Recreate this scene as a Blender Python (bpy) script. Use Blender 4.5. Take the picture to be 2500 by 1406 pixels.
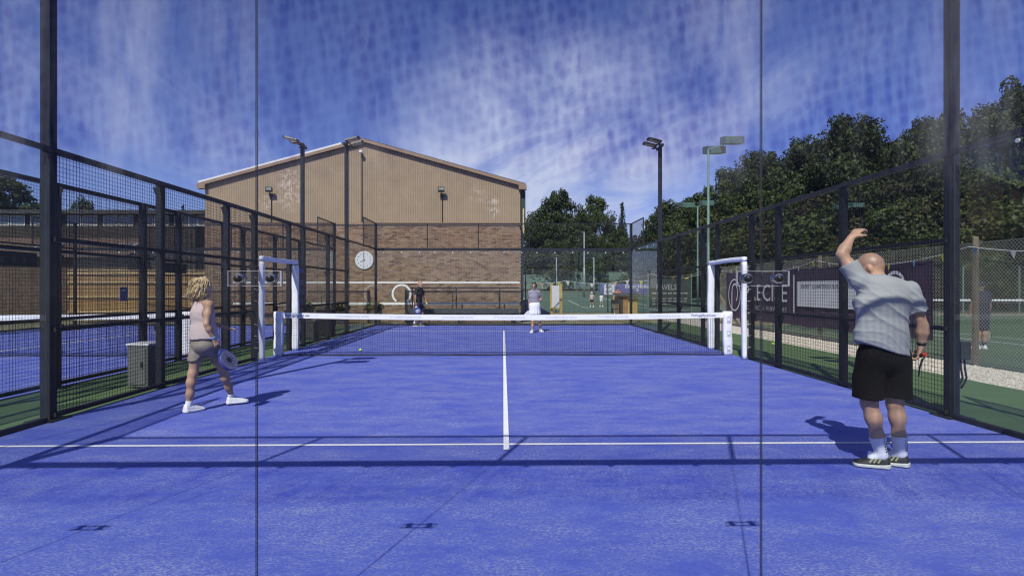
import bpy, bmesh, math, random
import numpy as np
from mathutils import Vector, Matrix

# ------------------------------------------------------------------ camera, sky, sun, exposure
for o in list(bpy.data.objects):
    bpy.data.objects.remove(o)
SC = bpy.context.scene
COL = SC.collection
R = math.radians
cam_d = bpy.data.cameras.new('camera')
cam_d.sensor_width = 36.0
cam_d.lens = 36.0 * 1385.0 / 2500.0
cam_d.clip_start = 0.05
cam_d.clip_end = 2000.0
cam = bpy.data.objects.new('camera', cam_d)
COL.objects.link(cam)
cam.location = (-0.03, -2.25, 1.465)
cam.rotation_euler = (R(90.0), 0.0, R(-0.9))
SC.camera = cam

SUN_DIR = Vector((1.20, 3.34, -3.97)).normalized()      # the way the light travels
SUN_EL = math.asin(-SUN_DIR.z)
SUN_ROT = math.atan2(-SUN_DIR.x, -SUN_DIR.y)
sun_d = bpy.data.lights.new('sun', 'SUN')
sun_d.energy = 5.0
sun_d.angle = R(0.53)
sun_d.color = (1.0, 0.95, 0.87)
sun = bpy.data.objects.new('sun', sun_d)
COL.objects.link(sun)
sun.location = (-10, -30, 40)
sun.rotation_euler = SUN_DIR.to_track_quat('-Z', 'Y').to_euler()

W = bpy.data.worlds.new('World')
SC.world = W
W.use_nodes = True
wt = W.node_tree
wt.nodes.clear()
def wn(t, **kw):
    n = wt.nodes.new(t)
    for k, v in kw.items():
        setattr(n, k, v)
    return n
def wl(a, b):
    wt.links.new(a, b)
sky = wn('ShaderNodeTexSky', sky_type='NISHITA', sun_disc=False, sun_elevation=SUN_EL, sun_rotation=SUN_ROT,
         altitude=100.0, air_density=1.0, dust_density=0.05, ozone_density=4.0)
tc = wn('ShaderNodeTexCoord')
sep = wn('ShaderNodeSeparateXYZ'); wl(tc.outputs['Generated'], sep.inputs[0])
zz = wn('ShaderNodeMath', operation='MAXIMUM'); wl(sep.outputs['Z'], zz.inputs[0]); zz.inputs[1].default_value = 0.0
zp = wn('ShaderNodeMath', operation='ADD'); wl(zz.outputs[0], zp.inputs[0]); zp.inputs[1].default_value = 0.16
dx = wn('ShaderNodeMath', operation='DIVIDE'); wl(sep.outputs['X'], dx.inputs[0]); wl(zp.outputs[0], dx.inputs[1])
dy = wn('ShaderNodeMath', operation='DIVIDE'); wl(sep.outputs['Y'], dy.inputs[0]); wl(zp.outputs[0], dy.inputs[1])
cxy = wn('ShaderNodeCombineXYZ'); wl(dx.outputs[0], cxy.inputs[0]); wl(dy.outputs[0], cxy.inputs[1])
mp1 = wn('ShaderNodeMapping'); wl(cxy.outputs[0], mp1.inputs[0])
mp1.inputs['Location'].default_value = (1.27, 0.4, 0.0)
mp1.inputs['Rotation'].default_value = (0, 0, R(38))
mp1.inputs['Scale'].default_value = (1.5, 0.75, 1.0)
n1 = wn('ShaderNodeTexNoise'); wl(mp1.outputs[0], n1.inputs['Vector'])
n1.inputs['Scale'].default_value = 1.25; n1.inputs['Detail'].default_value = 9.0; n1.inputs['Roughness'].default_value = 0.62
n1.inputs['Distortion'].default_value = 0.7
n2 = wn('ShaderNodeTexNoise'); wl(cxy.outputs[0], n2.inputs['Vector'])
n2.inputs['Scale'].default_value = 0.5; n2.inputs['Detail'].default_value = 2.0
def wramp(v, a, b):
    n = wn('ShaderNodeMapRange', interpolation_type='SMOOTHSTEP'); wl(v, n.inputs['Value'])
    n.inputs['From Min'].default_value = a; n.inputs['From Max'].default_value = b
    return n.outputs[0]
def wmath(op, a, b_):
    n = wn('ShaderNodeMath', operation=op)
    for k, q in enumerate((a, b_)):
        if isinstance(q, float): n.inputs[k].default_value = q
        else: wl(q, n.inputs[k])
    return n.outputs[0]
wisps = wramp(n1.outputs['Fac'], 0.46, 0.78)
bank = wramp(n2.outputs['Fac'], 0.40, 0.62)
dv = wn('ShaderNodeVectorMath', operation='DOT_PRODUCT'); wl(tc.outputs['Generated'], dv.inputs[0])
dv.inputs[1].default_value = Vector((0.06, 1.0, 0.17)).normalized()
veil = wramp(dv.outputs['Value'], 0.95, 0.997)          # the one broad bank of cirrus over the far courts
soft = wramp(n1.outputs['Fac'], 0.26, 0.62)
cfac = wmath('MINIMUM', wmath('ADD', wmath('MULTIPLY', wisps, wmath('ADD', wmath('MULTIPLY', bank, 0.55), 0.08)), wmath('MULTIPLY', wmath('MULTIPLY', veil, soft), 0.9)), 0.95)
tint = wn('ShaderNodeMix', data_type='RGBA', blend_type='MULTIPLY'); tint.inputs[0].default_value = 1.0
wl(sky.outputs[0], tint.inputs[6]); tint.inputs[7].default_value = (1.42, 1.30, 2.05, 1)
cm = wn('ShaderNodeMix', data_type='RGBA'); wl(cfac, cm.inputs[0]); wl(tint.outputs[2], cm.inputs[6])
cm.inputs[7].default_value = (11.6, 12.4, 16.6, 1)
bg = wn('ShaderNodeBackground'); wl(cm.outputs[2], bg.inputs['Color']); bg.inputs['Strength'].default_value = 0.055
wo = wn('ShaderNodeOutputWorld'); wl(bg.outputs[0], wo.inputs[0])

SC.view_settings.view_transform = 'Standard'
SC.view_settings.look = 'None'
SC.view_settings.exposure = -0.08
SC.view_settings.gamma = 1.0
SC.cycles.use_denoising = True
try:
    SC.cycles.denoiser = 'OPENIMAGEDENOISE'
    SC.cycles.denoising_input_passes = 'RGB_ALBEDO_NORMAL'
    SC.cycles.denoising_prefilter = 'ACCURATE'
except Exception:
    pass
SC.cycles.max_bounces = 6
SC.cycles.diffuse_bounces = 2
SC.cycles.glossy_bounces = 3
SC.cycles.use_adaptive_sampling = True
SC.cycles.adaptive_threshold = 0.02
SC.cycles.transparent_max_bounces = 40
SC.cycles.caustics_reflective = False
SC.cycles.caustics_refractive = False
SC.cycles.filter_width = 1.2

# ------------------------------------------------------------------ materials
MATS = {}
def new_mat(name):
    m = bpy.data.materials.new(name)
    m.use_nodes = True
    nt = m.node_tree
    nt.nodes.clear()
    return m, nt
def mat(name, col, rough=0.6, metal=0.0, var=0.0, vscale=4.0, bump=0.0, bscale=60.0, spec=0.5, col2=None, stretch=(1, 1, 1),
        rnd=0.0, island=False, detail=6.0, trans=0.0):
    m, nt = new_mat(name)
    N, L = nt.nodes, nt.links
    p = N.new('ShaderNodeBsdfPrincipled')
    out = N.new('ShaderNodeOutputMaterial')
    L.new(p.outputs[0], out.inputs[0])
    p.inputs['Roughness'].default_value = rough
    p.inputs['Metallic'].default_value = metal
    p.inputs['Specular IOR Level'].default_value = spec
    c1 = tuple(col) + (1,)
    csock = None
    t = N.new('ShaderNodeTexCoord')
    mp = N.new('ShaderNodeMapping')
    mp.inputs['Scale'].default_value = stretch
    L.new(t.outputs['Object'], mp.inputs[0])
    if var > 0 or col2:
        no = N.new('ShaderNodeTexNoise')
        no.inputs['Scale'].default_value = vscale
        no.inputs['Detail'].default_value = detail
        no.inputs['Roughness'].default_value = 0.6
        L.new(mp.outputs[0], no.inputs['Vector'])
        rp = N.new('ShaderNodeValToRGB')
        rp.color_ramp.elements[0].position = 0.32
        rp.color_ramp.elements[1].position = 0.68
        a = tuple(max(0, c * (1 - var)) for c in col)
        b = tuple(min(1, c * (1 + var)) for c in (col2 or col))
        rp.color_ramp.elements[0].color = a + (1,)
        rp.color_ramp.elements[1].color = b + (1,)
        L.new(no.outputs['Fac'], rp.inputs[0])
        csock = rp.outputs[0]
    if rnd > 0:
        if island:
            g = N.new('ShaderNodeNewGeometry'); rs = g.outputs['Random Per Island']
        else:
            g = N.new('ShaderNodeObjectInfo'); rs = g.outputs['Random']
        mr = N.new('ShaderNodeMapRange')
        mr.inputs['To Min'].default_value = 1 - rnd
        mr.inputs['To Max'].default_value = 1 + rnd
        L.new(rs, mr.inputs['Value'])
        mx = N.new('ShaderNodeMix'); mx.data_type = 'RGBA'; mx.blend_type = 'MULTIPLY'; mx.inputs[0].default_value = 1
        if csock: L.new(csock, mx.inputs[6])
        else: mx.inputs[6].default_value = c1
        L.new(mr.outputs[0], mx.inputs[7])
        csock = mx.outputs[2]
    if csock: L.new(csock, p.inputs['Base Color'])
    else: p.inputs['Base Color'].default_value = c1
    if bump > 0:
        nb = N.new('ShaderNodeTexNoise')
        nb.inputs['Scale'].default_value = bscale
        nb.inputs['Detail'].default_value = 4
        L.new(mp.outputs[0], nb.inputs['Vector'])
        bp = N.new('ShaderNodeBump')
        bp.inputs['Strength'].default_value = bump
        bp.inputs['Distance'].default_value = 0.02
        L.new(nb.outputs['Fac'], bp.inputs['Height'])
        L.new(bp.outputs[0], p.inputs['Normal'])
    if trans > 0:
        tr = N.new('ShaderNodeBsdfTranslucent')
        if csock: L.new(csock, tr.inputs[0])
        else: tr.inputs[0].default_value = c1
        ms = N.new('ShaderNodeMixShader'); ms.inputs[0].default_value = trans
        L.new(p.outputs[0], ms.inputs[1]); L.new(tr.outputs[0], ms.inputs[2])
        L.new(ms.outputs[0], out.inputs[0])
    MATS[name] = m
    return m

def glass_mat(name, tintc=(0.95, 0.97, 0.965), f0=0.028, pattern=False, haze=0.012):
    m, nt = new_mat(name)
    N, L = nt.nodes, nt.links
    out = N.new('ShaderNodeOutputMaterial')
    geo = N.new('ShaderNodeNewGeometry')
    dot = N.new('ShaderNodeVectorMath'); dot.operation = 'DOT_PRODUCT'
    L.new(geo.outputs['Incoming'], dot.inputs[0]); L.new(geo.outputs['Normal'], dot.inputs[1])
    ab = N.new('ShaderNodeMath'); ab.operation = 'ABSOLUTE'; L.new(dot.outputs['Value'], ab.inputs[0])
    om = N.new('ShaderNodeMath'); om.operation = 'SUBTRACT'; om.inputs[0].default_value = 1.0; L.new(ab.outputs[0], om.inputs[1]); om.use_clamp = True
    pw = N.new('ShaderNodeMath'); pw.operation = 'POWER'; L.new(om.outputs[0], pw.inputs[0]); pw.inputs[1].default_value = 5.0
    fr = N.new('ShaderNodeMath'); fr.operation = 'MULTIPLY_ADD'; L.new(pw.outputs[0], fr.inputs[0]); fr.inputs[1].default_value = 0.5; fr.inputs[2].default_value = f0
    tr = N.new('ShaderNodeBsdfTransparent'); tr.inputs[0].default_value = tintc + (1,)
    gl = N.new('ShaderNodeBsdfGlossy'); gl.inputs['Roughness'].default_value = 0.0
    df = N.new('ShaderNodeBsdfDiffuse'); df.inputs[0].default_value = (0.75, 0.78, 0.85, 1)
    tco = N.new('ShaderNodeTexCoord')
    mxd = N.new('ShaderNodeMixShader')
    L.new(tr.outputs[0], mxd.inputs[1]); L.new(df.outputs[0], mxd.inputs[2])
    mxd.inputs[0].default_value = haze
    if pattern:
        # roller-wave strain figure of the toughened pane, only where it shows against the sky, grime patches, and pale bands painted in to brighten the sky view
        sp = N.new('ShaderNodeSeparateXYZ'); L.new(tco.outputs['Object'], sp.inputs[0])
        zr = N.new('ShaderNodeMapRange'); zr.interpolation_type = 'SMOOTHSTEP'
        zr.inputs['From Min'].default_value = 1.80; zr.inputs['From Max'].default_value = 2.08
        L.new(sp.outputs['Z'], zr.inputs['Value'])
        def noise(scale, st, rot=0, det=2.0, dist=0.0):
            mp = N.new('ShaderNodeMapping'); mp.inputs['Scale'].default_value = st; mp.inputs['Rotation'].default_value = (0, R(rot), 0)
            L.new(tco.outputs['Object'], mp.inputs[0])
            no = N.new('ShaderNodeTexNoise'); no.inputs['Scale'].default_value = scale; no.inputs['Detail'].default_value = det
            no.inputs['Distortion'].default_value = dist
            L.new(mp.outputs[0], no.inputs['Vector'])
            return no.outputs['Fac']
        def mth(op, a, b):
            n = N.new('ShaderNodeMath'); n.operation = op
            for i, v in enumerate((a, b)):
                if isinstance(v, float): n.inputs[i].default_value = v
                else: L.new(v, n.inputs[i])
            return n.outputs[0]
        def smooth(v, a, b):
            r = N.new('ShaderNodeMapRange'); r.interpolation_type = 'SMOOTHSTEP'
            r.inputs['From Min'].default_value = a; r.inputs['From Max'].default_value = b
            L.new(v, r.inputs['Value'])
            return r.outputs[0]
        mpv = N.new('ShaderNodeMapping'); mpv.inputs['Scale'].default_value = (1.15, 0.0, 0.85); mpv.inputs['Rotation'].default_value = (0, R(12), 0)
        L.new(tco.outputs['Object'], mpv.inputs[0])
        vo = N.new('ShaderNodeTexVoronoi'); vo.feature = 'SMOOTH_F1'; vo.inputs['Scale'].default_value = 21.0; vo.inputs['Randomness'].default_value = 0.42
        vo.inputs['Smoothness'].default_value = 0.6
        L.new(mpv.outputs[0], vo.inputs['Vector'])
        dots = smooth(vo.outputs['Distance'], 0.62, 0.18)
        bandn = smooth(noise(3.2, (1.0, 1, 0.10), 6, 3.0, 0.4), 0.36, 0.66)
        streak = smooth(noise(13.0, (1.6, 1, 0.28), 9, 2.5, 0.5), 0.36, 0.68)
        patch = smooth(noise(1.7, (1, 1, 0.8), 0, 2.0), 0.32, 0.66)
        fig = mth('ADD', mth('ADD', mth('MULTIPLY', dots, 0.42), mth('MULTIPLY', streak, 0.34)), mth('MULTIPLY', bandn, 0.30))
        amt = mth('MULTIPLY', mth('MULTIPLY', fig, mth('ADD', mth('MULTIPLY', patch, 0.70), 0.42)), zr.outputs[0])
        mc = N.new('ShaderNodeMix'); mc.data_type = 'RGBA'
        L.new(amt, mc.inputs[0])
        mc.inputs[6].default_value = tintc + (1,)
        mc.inputs[7].default_value = (0.42, 0.41, 0.68, 1)
        L.new(mc.outputs[2], tr.inputs[0])
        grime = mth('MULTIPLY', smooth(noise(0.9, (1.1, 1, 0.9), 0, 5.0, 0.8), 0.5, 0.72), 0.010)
        pale = mth('MULTIPLY', mth('MULTIPLY', smooth(noise(1.5, (1.25, 1, 0.07), 5, 4.0, 0.5), 0.50, 0.72), smooth(noise(9.0, (1.3, 1, 0.25), 10, 3.0, 0.4), 0.25, 0.70)), 0.15)  # pale upright bands: brightness over the sky put into the pane's diffuse share
        sky_lift = mth('MULTIPLY', pale, zr.outputs[0])
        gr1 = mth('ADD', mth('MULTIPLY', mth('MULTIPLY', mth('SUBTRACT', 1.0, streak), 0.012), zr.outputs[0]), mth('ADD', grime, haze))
        L.new(mth('ADD', sky_lift, gr1), mxd.inputs[0])
    mx = N.new('ShaderNodeMixShader')
    L.new(fr.outputs[0], mx.inputs[0]); L.new(mxd.outputs[0], mx.inputs[1]); L.new(gl.outputs[0], mx.inputs[2])
    L.new(mx.outputs[0], out.inputs[0])
    MATS[name] = m
    return m

def turf_mat(name, base, dark, sandc, sand_amt=0.35):
    m, nt = new_mat(name)
    N, L = nt.nodes, nt.links
    p = N.new('ShaderNodeBsdfPrincipled'); out = N.new('ShaderNodeOutputMaterial'); L.new(p.outputs[0], out.inputs[0])
    p.inputs['Roughness'].default_value = 0.85; p.inputs['Specular IOR Level'].default_value = 0.15
    p.inputs['Sheen Weight'].default_value = 0.12
    t = N.new('ShaderNodeTexCoord')
    def noise(scale, det=5.0, st=(1, 1, 1), rough=0.6):
        mp = N.new('ShaderNodeMapping'); mp.inputs['Scale'].default_value = st; L.new(t.outputs['Object'], mp.inputs[0])
        n = N.new('ShaderNodeTexNoise'); n.inputs['Scale'].default_value = scale; n.inputs['Detail'].default_value = det; n.inputs['Roughness'].default_value = rough
        L.new(mp.outputs[0], n.inputs['Vector']); return n.outputs['Fac']
    def ramp(v, a, b, ca=(0, 0, 0, 1), cb=(1, 1, 1, 1)):
        r = N.new('ShaderNodeValToRGB'); r.color_ramp.elements[0].position = a; r.color_ramp.elements[1].position = b
        r.color_ramp.elements[0].color = ca; r.color_ramp.elements[1].color = cb; L.new(v, r.inputs[0]); return r.outputs[0]
    def mix(f, a, b, bt='MIX'):
        x = N.new('ShaderNodeMix'); x.data_type = 'RGBA'; x.blend_type = bt
        for i, v in ((0, f), (6, a), (7, b)):
            if isinstance(v, (float, tuple)): x.inputs[i].default_value = v
            else: L.new(v, x.inputs[i])
        return x.outputs[2]
    def mulf(a, b):
        n = N.new('ShaderNodeMath'); n.operation = 'MULTIPLY'
        for i, v in enumerate((a, b)):
            if isinstance(v, float): n.inputs[i].default_value = v
            else: L.new(v, n.inputs[i])
        return n.outputs[0]
    big = ramp(noise(1.6, 8.0, (0.5, 1.2, 1), 0.75), 0.25, 0.75)
    c = mix(big, tuple(dark) + (1,), tuple(base) + (1,))
    fine = ramp(noise(90.0, 3.0, (0.7, 1.6, 1)), 0.3, 0.7)
    c = mix(mulf(fine, 0.60), c, tuple(min(1, x * 1.5) for x in base) + (1,))
    patch = ramp(noise(2.2, 9.0, (0.55, 1.1, 1), 0.78), 0.40, 0.74)
    speck = ramp(noise(60.0, 4.0, (0.8, 1.5, 1)), 0.44, 0.68)
    c = mix(mulf(mulf(patch, speck), sand_amt * 2.2), c, tuple(sandc) + (1,))
    c = mix(mulf(patch, sand_amt * 0.22), c, tuple(sandc) + (1,))
    spots = ramp(noise(9.0, 3.0), 0.71, 0.80)
    c = mix(mulf(spots, 0.30), c, tuple(sandc) + (1,))
    dk = ramp(noise(5.0, 6.0, (0.6, 1.4, 1), 0.7), 0.60, 0.80)
    c = mix(mulf(dk, 0.10), c, tuple(x * 0.45 for x in dark) + (1,))
    L.new(c, p.inputs['Base Color'])
    bp = N.new('ShaderNodeBump'); bp.inputs['Strength'].default_value = 0.5; bp.inputs['Distance'].default_value = 0.01
    L.new(noise(110.0, 4.0), bp.inputs['Height']); L.new(bp.outputs[0], p.inputs['Normal'])
    MATS[name] = m
    return m

def island_mat(name, cols, rough=0.8, trans=0.0, obj_random=False, noise=0.12, spec=0.3):
    """Colour picked per loose piece (leaf, brick) from a ramp."""
    m, nt = new_mat(name)
    N, L = nt.nodes, nt.links
    p = N.new('ShaderNodeBsdfPrincipled'); out = N.new('ShaderNodeOutputMaterial'); L.new(p.outputs[0], out.inputs[0])
    p.inputs['Roughness'].default_value = rough; p.inputs['Specular IOR Level'].default_value = spec
    if obj_random:
        g = N.new('ShaderNodeObjectInfo'); rs = g.outputs['Random']
    else:
        g = N.new('ShaderNodeNewGeometry'); rs = g.outputs['Random Per Island']
    r = N.new('ShaderNodeValToRGB'); L.new(rs, r.inputs[0])
    el = r.color_ramp.elements
    for i, c in enumerate(cols):
        e = el[i] if i < 2 else el.new(0.5)
    for i, c in enumerate(cols):
        el[i].position = i / max(1, len(cols) - 1)
    for i, c in enumerate(cols):
        el[i].color = tuple(c) + (1,)
    t = N.new('ShaderNodeTexCoord'); no = N.new('ShaderNodeTexNoise'); no.inputs['Scale'].default_value = 1.1 if trans else 30.0
    no.inputs['Detail'].default_value = 4.0
    L.new(t.outputs['Object'], no.inputs['Vector'])
    mr = N.new('ShaderNodeMapRange'); mr.inputs['From Min'].default_value = 0.3; mr.inputs['From Max'].default_value = 0.7
    mr.inputs['To Min'].default_value = 1 - noise; mr.inputs['To Max'].default_value = 1 + noise
    L.new(no.outputs['Fac'], mr.inputs['Value'])
    mx = N.new('ShaderNodeMix'); mx.data_type = 'RGBA'; mx.blend_type = 'MULTIPLY'; mx.inputs[0].default_value = 1
    L.new(r.outputs[0], mx.inputs[6]); L.new(mr.outputs[0], mx.inputs[7])
    L.new(mx.outputs[2], p.inputs['Base Color'])
    if trans:
        tr = N.new('ShaderNodeBsdfTranslucent'); L.new(mx.outputs[2], tr.inputs[0])
        ms = N.new('ShaderNodeMixShader'); ms.inputs[0].default_value = trans
        L.new(p.outputs[0], ms.inputs[1]); L.new(tr.outputs[0], ms.inputs[2]); L.new(ms.outputs[0], out.inputs[0])
    MATS[name] = m
    return m

M = MATS
mat('steel', (0.020, 0.022, 0.029), 0.45, 0.0, 0.25, 6, 0.05, 40, spec=0.3)
mat('wire', (0.007, 0.008, 0.011), 0.5, spec=0.25)
mat('black', (0.012, 0.012, 0.014), 0.5, 0, 0.2, 8)
mat('black_metal', (0.018, 0.018, 0.022), 0.4, 0, 0.2, 9)
mat('white_pad', (0.83, 0.83, 0.86), 0.45, 0, 0.06, 3.0, 0.35, 7.0)
mat('white_paint', (0.80, 0.80, 0.77), 0.7, 0, 0.10, 14, 0.2, 60)
mat('white_line', (0.82, 0.82, 0.82), 0.85, 0, 0.09, 30, 0.4, 90)
mat('white_tape', (0.84, 0.84, 0.86), 0.6, 0, 0.04, 6, 0.1, 30)
mat('print_grey', (0.30, 0.31, 0.36), 0.7)
mat('print_faint', (0.55, 0.55, 0.60), 0.7)
mat('print_navy', (0.05, 0.07, 0.20), 0.7)
mat('bolt', (0.7, 0.7, 0.72), 0.3, 0.3)
mat('chrome', (0.42, 0.43, 0.47), 0.22, 1.0)
mat('rubber', (0.010, 0.010, 0.011), 0.35)
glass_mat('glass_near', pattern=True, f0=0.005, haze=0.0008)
glass_mat('glass_near_back', f0=0.005, haze=0.0)
glass_mat('glass', f0=0.025, haze=0.004)
glass_mat('acrylic', (0.96, 0.97, 0.98), 0.012, haze=0.0)
mat('glass_edge', (0.030, 0.042, 0.052), 0.25, 0, 0.3, 10)
mat('acrylic_edge', (0.45, 0.47, 0.50), 0.3)
turf_mat('blue_turf', (0.058, 0.088, 0.415), (0.047, 0.068, 0.36), (0.44, 0.47, 0.54), 0.42)
turf_mat('green_turf', (0.060, 0.115, 0.030), (0.045, 0.088, 0.024), (0.16, 0.19, 0.10), 0.30)
mat('ground', (0.13, 0.135, 0.055), 0.95, 0, 0.35, 0.5, 0.5, 20, col2=(0.24, 0.20, 0.11))
mat('dry_grass', (0.22, 0.18, 0.085), 0.95, 0, 0.35, 1.5, 0.6, 40, col2=(0.30, 0.25, 0.13))
mat('gravel', (0.50, 0.45, 0.37), 0.95, 0, 0.35, 45, 0.9, 60, col2=(0.60, 0.55, 0.47))
island_mat('stone', [(0.28, 0.25, 0.21), (0.52, 0.47, 0.39), (0.66, 0.60, 0.51), (0.45, 0.40, 0.33)], 0.9)
mat('hard_court', (0.080, 0.128, 0.090), 0.85, 0, 0.20, 0.8, 0.1, 50, stretch=(0.25, 2.0, 1))
mat('tennis_turf', (0.055, 0.105, 0.045), 0.85, 0, 0.2, 0.6, 0.1, 50)
mat('clay_edge', (0.22, 0.13, 0.08), 0.9, 0, 0.3, 1.5)
mat('mortar', (0.52, 0.45, 0.34), 0.95, 0, 0.25, 3, 0.3, 60)
BR = [(0.135, 0.082, 0.052), (0.275, 0.165, 0.100), (0.315, 0.212, 0.130), (0.185, 0.120, 0.078), (0.34, 0.245, 0.155), (0.240, 0.140, 0.088)]
island_mat('brick_each', BR, 0.9, obj_random=True, noise=0.35)
island_mat('brick_rest', BR, 0.9, noise=0.35)
cm_c = mat('cladding', (0.335, 0.250, 0.158), 0.55, 0, 0.10, 1.2, 0.05, 20)
def add_stains(m, spots, colr):
    # pale lime blooms on the sheeting
    nt = m.node_tree; N, L = nt.nodes, nt.links
    p = [n for n in N if n.type == 'BSDF_PRINCIPLED'][0]
    src = p.inputs['Base Color'].links[0].from_socket
    t = N.new('ShaderNodeTexCoord')
    no = N.new('ShaderNodeTexNoise'); no.inputs['Scale'].default_value = 4.5; no.inputs['Detail'].default_value = 7.0; no.inputs['Roughness'].default_value = 0.7
    L.new(t.outputs['Object'], no.inputs['Vector'])
    acc = None
    for (c, rad, amt) in spots:
        mp = N.new('ShaderNodeMapping'); L.new(t.outputs['Object'], mp.inputs[0])
        mp.vector_type = 'TEXTURE'; mp.inputs['Location'].default_value = c; mp.inputs['Scale'].default_value = rad
        ln = N.new('ShaderNodeVectorMath'); ln.operation = 'LENGTH'; L.new(mp.outputs[0], ln.inputs[0])
        mr = N.new('ShaderNodeMapRange'); mr.interpolation_type = 'SMOOTHSTEP'
        mr.inputs['From Min'].default_value = 1.0; mr.inputs['From Max'].default_value = 0.25; mr.inputs['To Max'].default_value = amt
        L.new(ln.outputs['Value'], mr.inputs['Value'])
        if acc is None: acc = mr.outputs[0]
        else:
            ad = N.new('ShaderNodeMath'); ad.operation = 'ADD'; L.new(acc, ad.inputs[0]); L.new(mr.outputs[0], ad.inputs[1]); acc = ad.outputs[0]
    r = N.new('ShaderNodeMapRange'); r.interpolation_type = 'SMOOTHSTEP'; r.inputs['From Min'].default_value = 0.46; r.inputs['From Max'].default_value = 0.60
    L.new(no.outputs['Fac'], r.inputs['Value'])
    mu = N.new('ShaderNodeMath'); mu.operation = 'MULTIPLY'; L.new(acc, mu.inputs[0]); L.new(r.outputs[0], mu.inputs[1])
    mx = N.new('ShaderNodeMix'); mx.data_type = 'RGBA'; L.new(mu.outputs[0], mx.inputs[0]); L.new(src, mx.inputs[6]); mx.inputs[7].default_value = colr + (1,)
    L.new(mx.outputs[2], p.inputs['Base Color'])
add_stains(cm_c, [((-3.2, 0, 5.75), (0.75, 2, 1.35), 0.8), ((5.55, 0, 4.95), (0.35, 2, 0.62), 0.95), ((4.9, 0, 5.5), (0.5, 2, 0.5), 0.35), ((-4.1, 0, 5.1), (0.5, 2, 0.6), 0.5)], (0.62, 0.53, 0.45))
mat('trim_brown', (0.27, 0.18, 0.11), 0.5, 0, 0.10, 2)
mat('trim_white', (0.70, 0.70, 0.68), 0.4, 0, 0.06, 2)
mat('pale_board', (0.55, 0.43, 0.22), 0.8, 0, 0.2, 5)
mat('dark_green_paint', (0.020, 0.045, 0.028), 0.6, 0, 0.2, 4)
mat('timber', (0.29, 0.165, 0.055), 0.8, 0, 0.30, 9, 0.25, 30, stretch=(6, 6, 0.6), rnd=0.22)
mat('timber_rail', (0.46, 0.33, 0.16), 0.8, 0, 0.25, 9, 0.2, 30)
mat('yellow_wood', (0.42, 0.30, 0.085), 0.75, 0, 0.20, 6, 0.2, 30, stretch=(4, 4, 0.6))
mat('grey_wood', (0.20, 0.155, 0.095), 0.85, 0, 0.35, 8, 0.3, 30, stretch=(5, 5, 0.5))
mat('dark_wall', (0.035, 0.026, 0.020), 0.9, 0, 0.4, 3, 0.3, 20)
mat('brown_brick_far', (0.075, 0.047, 0.032), 0.9, 0, 0.35, 4, 0.3, 30)
mat('orange_brick', (0.26, 0.135, 0.055), 0.9, 0, 0.25, 6)
mat('tile_roof', (0.105, 0.065, 0.045), 0.85, 0, 0.35, 6, 0.3, 30)
mat('window_glass', (0.10, 0.12, 0.16), 0.08, 0.0, 0.3, 1.5, spec=0.8)
mat('window_frame', (0.62, 0.60, 0.54), 0.5, 0, 0.1, 5)
mat('roof_felt', (0.045, 0.045, 0.045), 0.9, 0, 0.3, 2)
mat('cabinet_grey', (0.115, 0.12, 0.115), 0.55, 0, 0.15, 5, 0.1, 30)
mat('dark_grey_box', (0.055, 0.058, 0.06), 0.6, 0, 0.2, 5)
mat('green_metal', (0.060, 0.125, 0.095), 0.5, 0, 0.18, 3)
mat('green_pole', (0.135, 0.205, 0.195), 0.45, 0, 0.12, 3)
mat('galv_pole', (0.30, 0.34, 0.36), 0.45, 0.2, 0.15, 3)
mat('lamp_glass', (0.62, 0.52, 0.30), 0.25, 0.0, 0.2, 20)
mat('lamp_glass_pale', (0.22, 0.25, 0.21), 0.3, 0, 0.2, 10)
mat('purple_banner', (0.046, 0.028, 0.058), 0.6, 0, 0.25, 1.5, 0.25, 3.0)
mat('blue_banner', (0.105, 0.105, 0.28), 0.6, 0, 0.12, 2)
mat('green_banner', (0.030, 0.048, 0.036), 0.6, 0, 0.2, 2)
mat('banner_white', (0.62, 0.62, 0.66), 0.6, 0, 0.06, 3)
mat('banner_grey', (0.34, 0.33, 0.36), 0.6)
mat('print_black', (0.02, 0.02, 0.025), 0.6)
mat('windbreak', (0.125, 0.185, 0.150), 0.8, 0, 0.25, 1.0, stretch=(1, 1, 0.3))
mat('net_black', (0.010, 0.010, 0.013), 0.8)
mat('galv_wire', (0.33, 0.32, 0.28), 0.5, 0.2)
mat('clock_face', (0.80, 0.81, 0.82), 0.35)
mat('flag_yellow', (0.62, 0.60, 0.06), 0.7, trans=0.3)
mat('flag_white', (0.72, 0.68, 0.62), 0.7, trans=0.3)
mat('flag_blue', (0.12, 0.26, 0.48), 0.7, trans=0.3)
mat('flag_pink', (0.70, 0.38, 0.26), 0.7, trans=0.3)
mat('cord_white', (0.7, 0.7, 0.68), 0.7)
mat('ball', (0.55, 0.80, 0.10), 0.9, 0, 0.1, 60, 0.4, 90)
mat('bark', (0.060, 0.045, 0.032), 0.95, 0, 0.4, 6, 0.6, 14)
island_mat('leaf_dark', [(0.012, 0.024, 0.006), (0.030, 0.050, 0.011), (0.066, 0.086, 0.018), (0.019, 0.035, 0.008)], 0.55, trans=0.25, noise=0.3)
island_mat('leaf_mid', [(0.020, 0.036, 0.008), (0.046, 0.070, 0.014), (0.080, 0.104, 0.020), (0.030, 0.050, 0.011)], 0.55, trans=0.28, noise=0.3)
island_mat('leaf_olive', [(0.034, 0.048, 0.012), (0.070, 0.084, 0.018), (0.110, 0.115, 0.024), (0.042, 0.054, 0.014)], 0.6, trans=0.28, noise=0.3)
island_mat('leaf_brown', [(0.028, 0.036, 0.012), (0.062, 0.060, 0.021), (0.060, 0.042, 0.017), (0.026, 0.040, 0.012)], 0.6, trans=0.25, noise=0.3)
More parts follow.
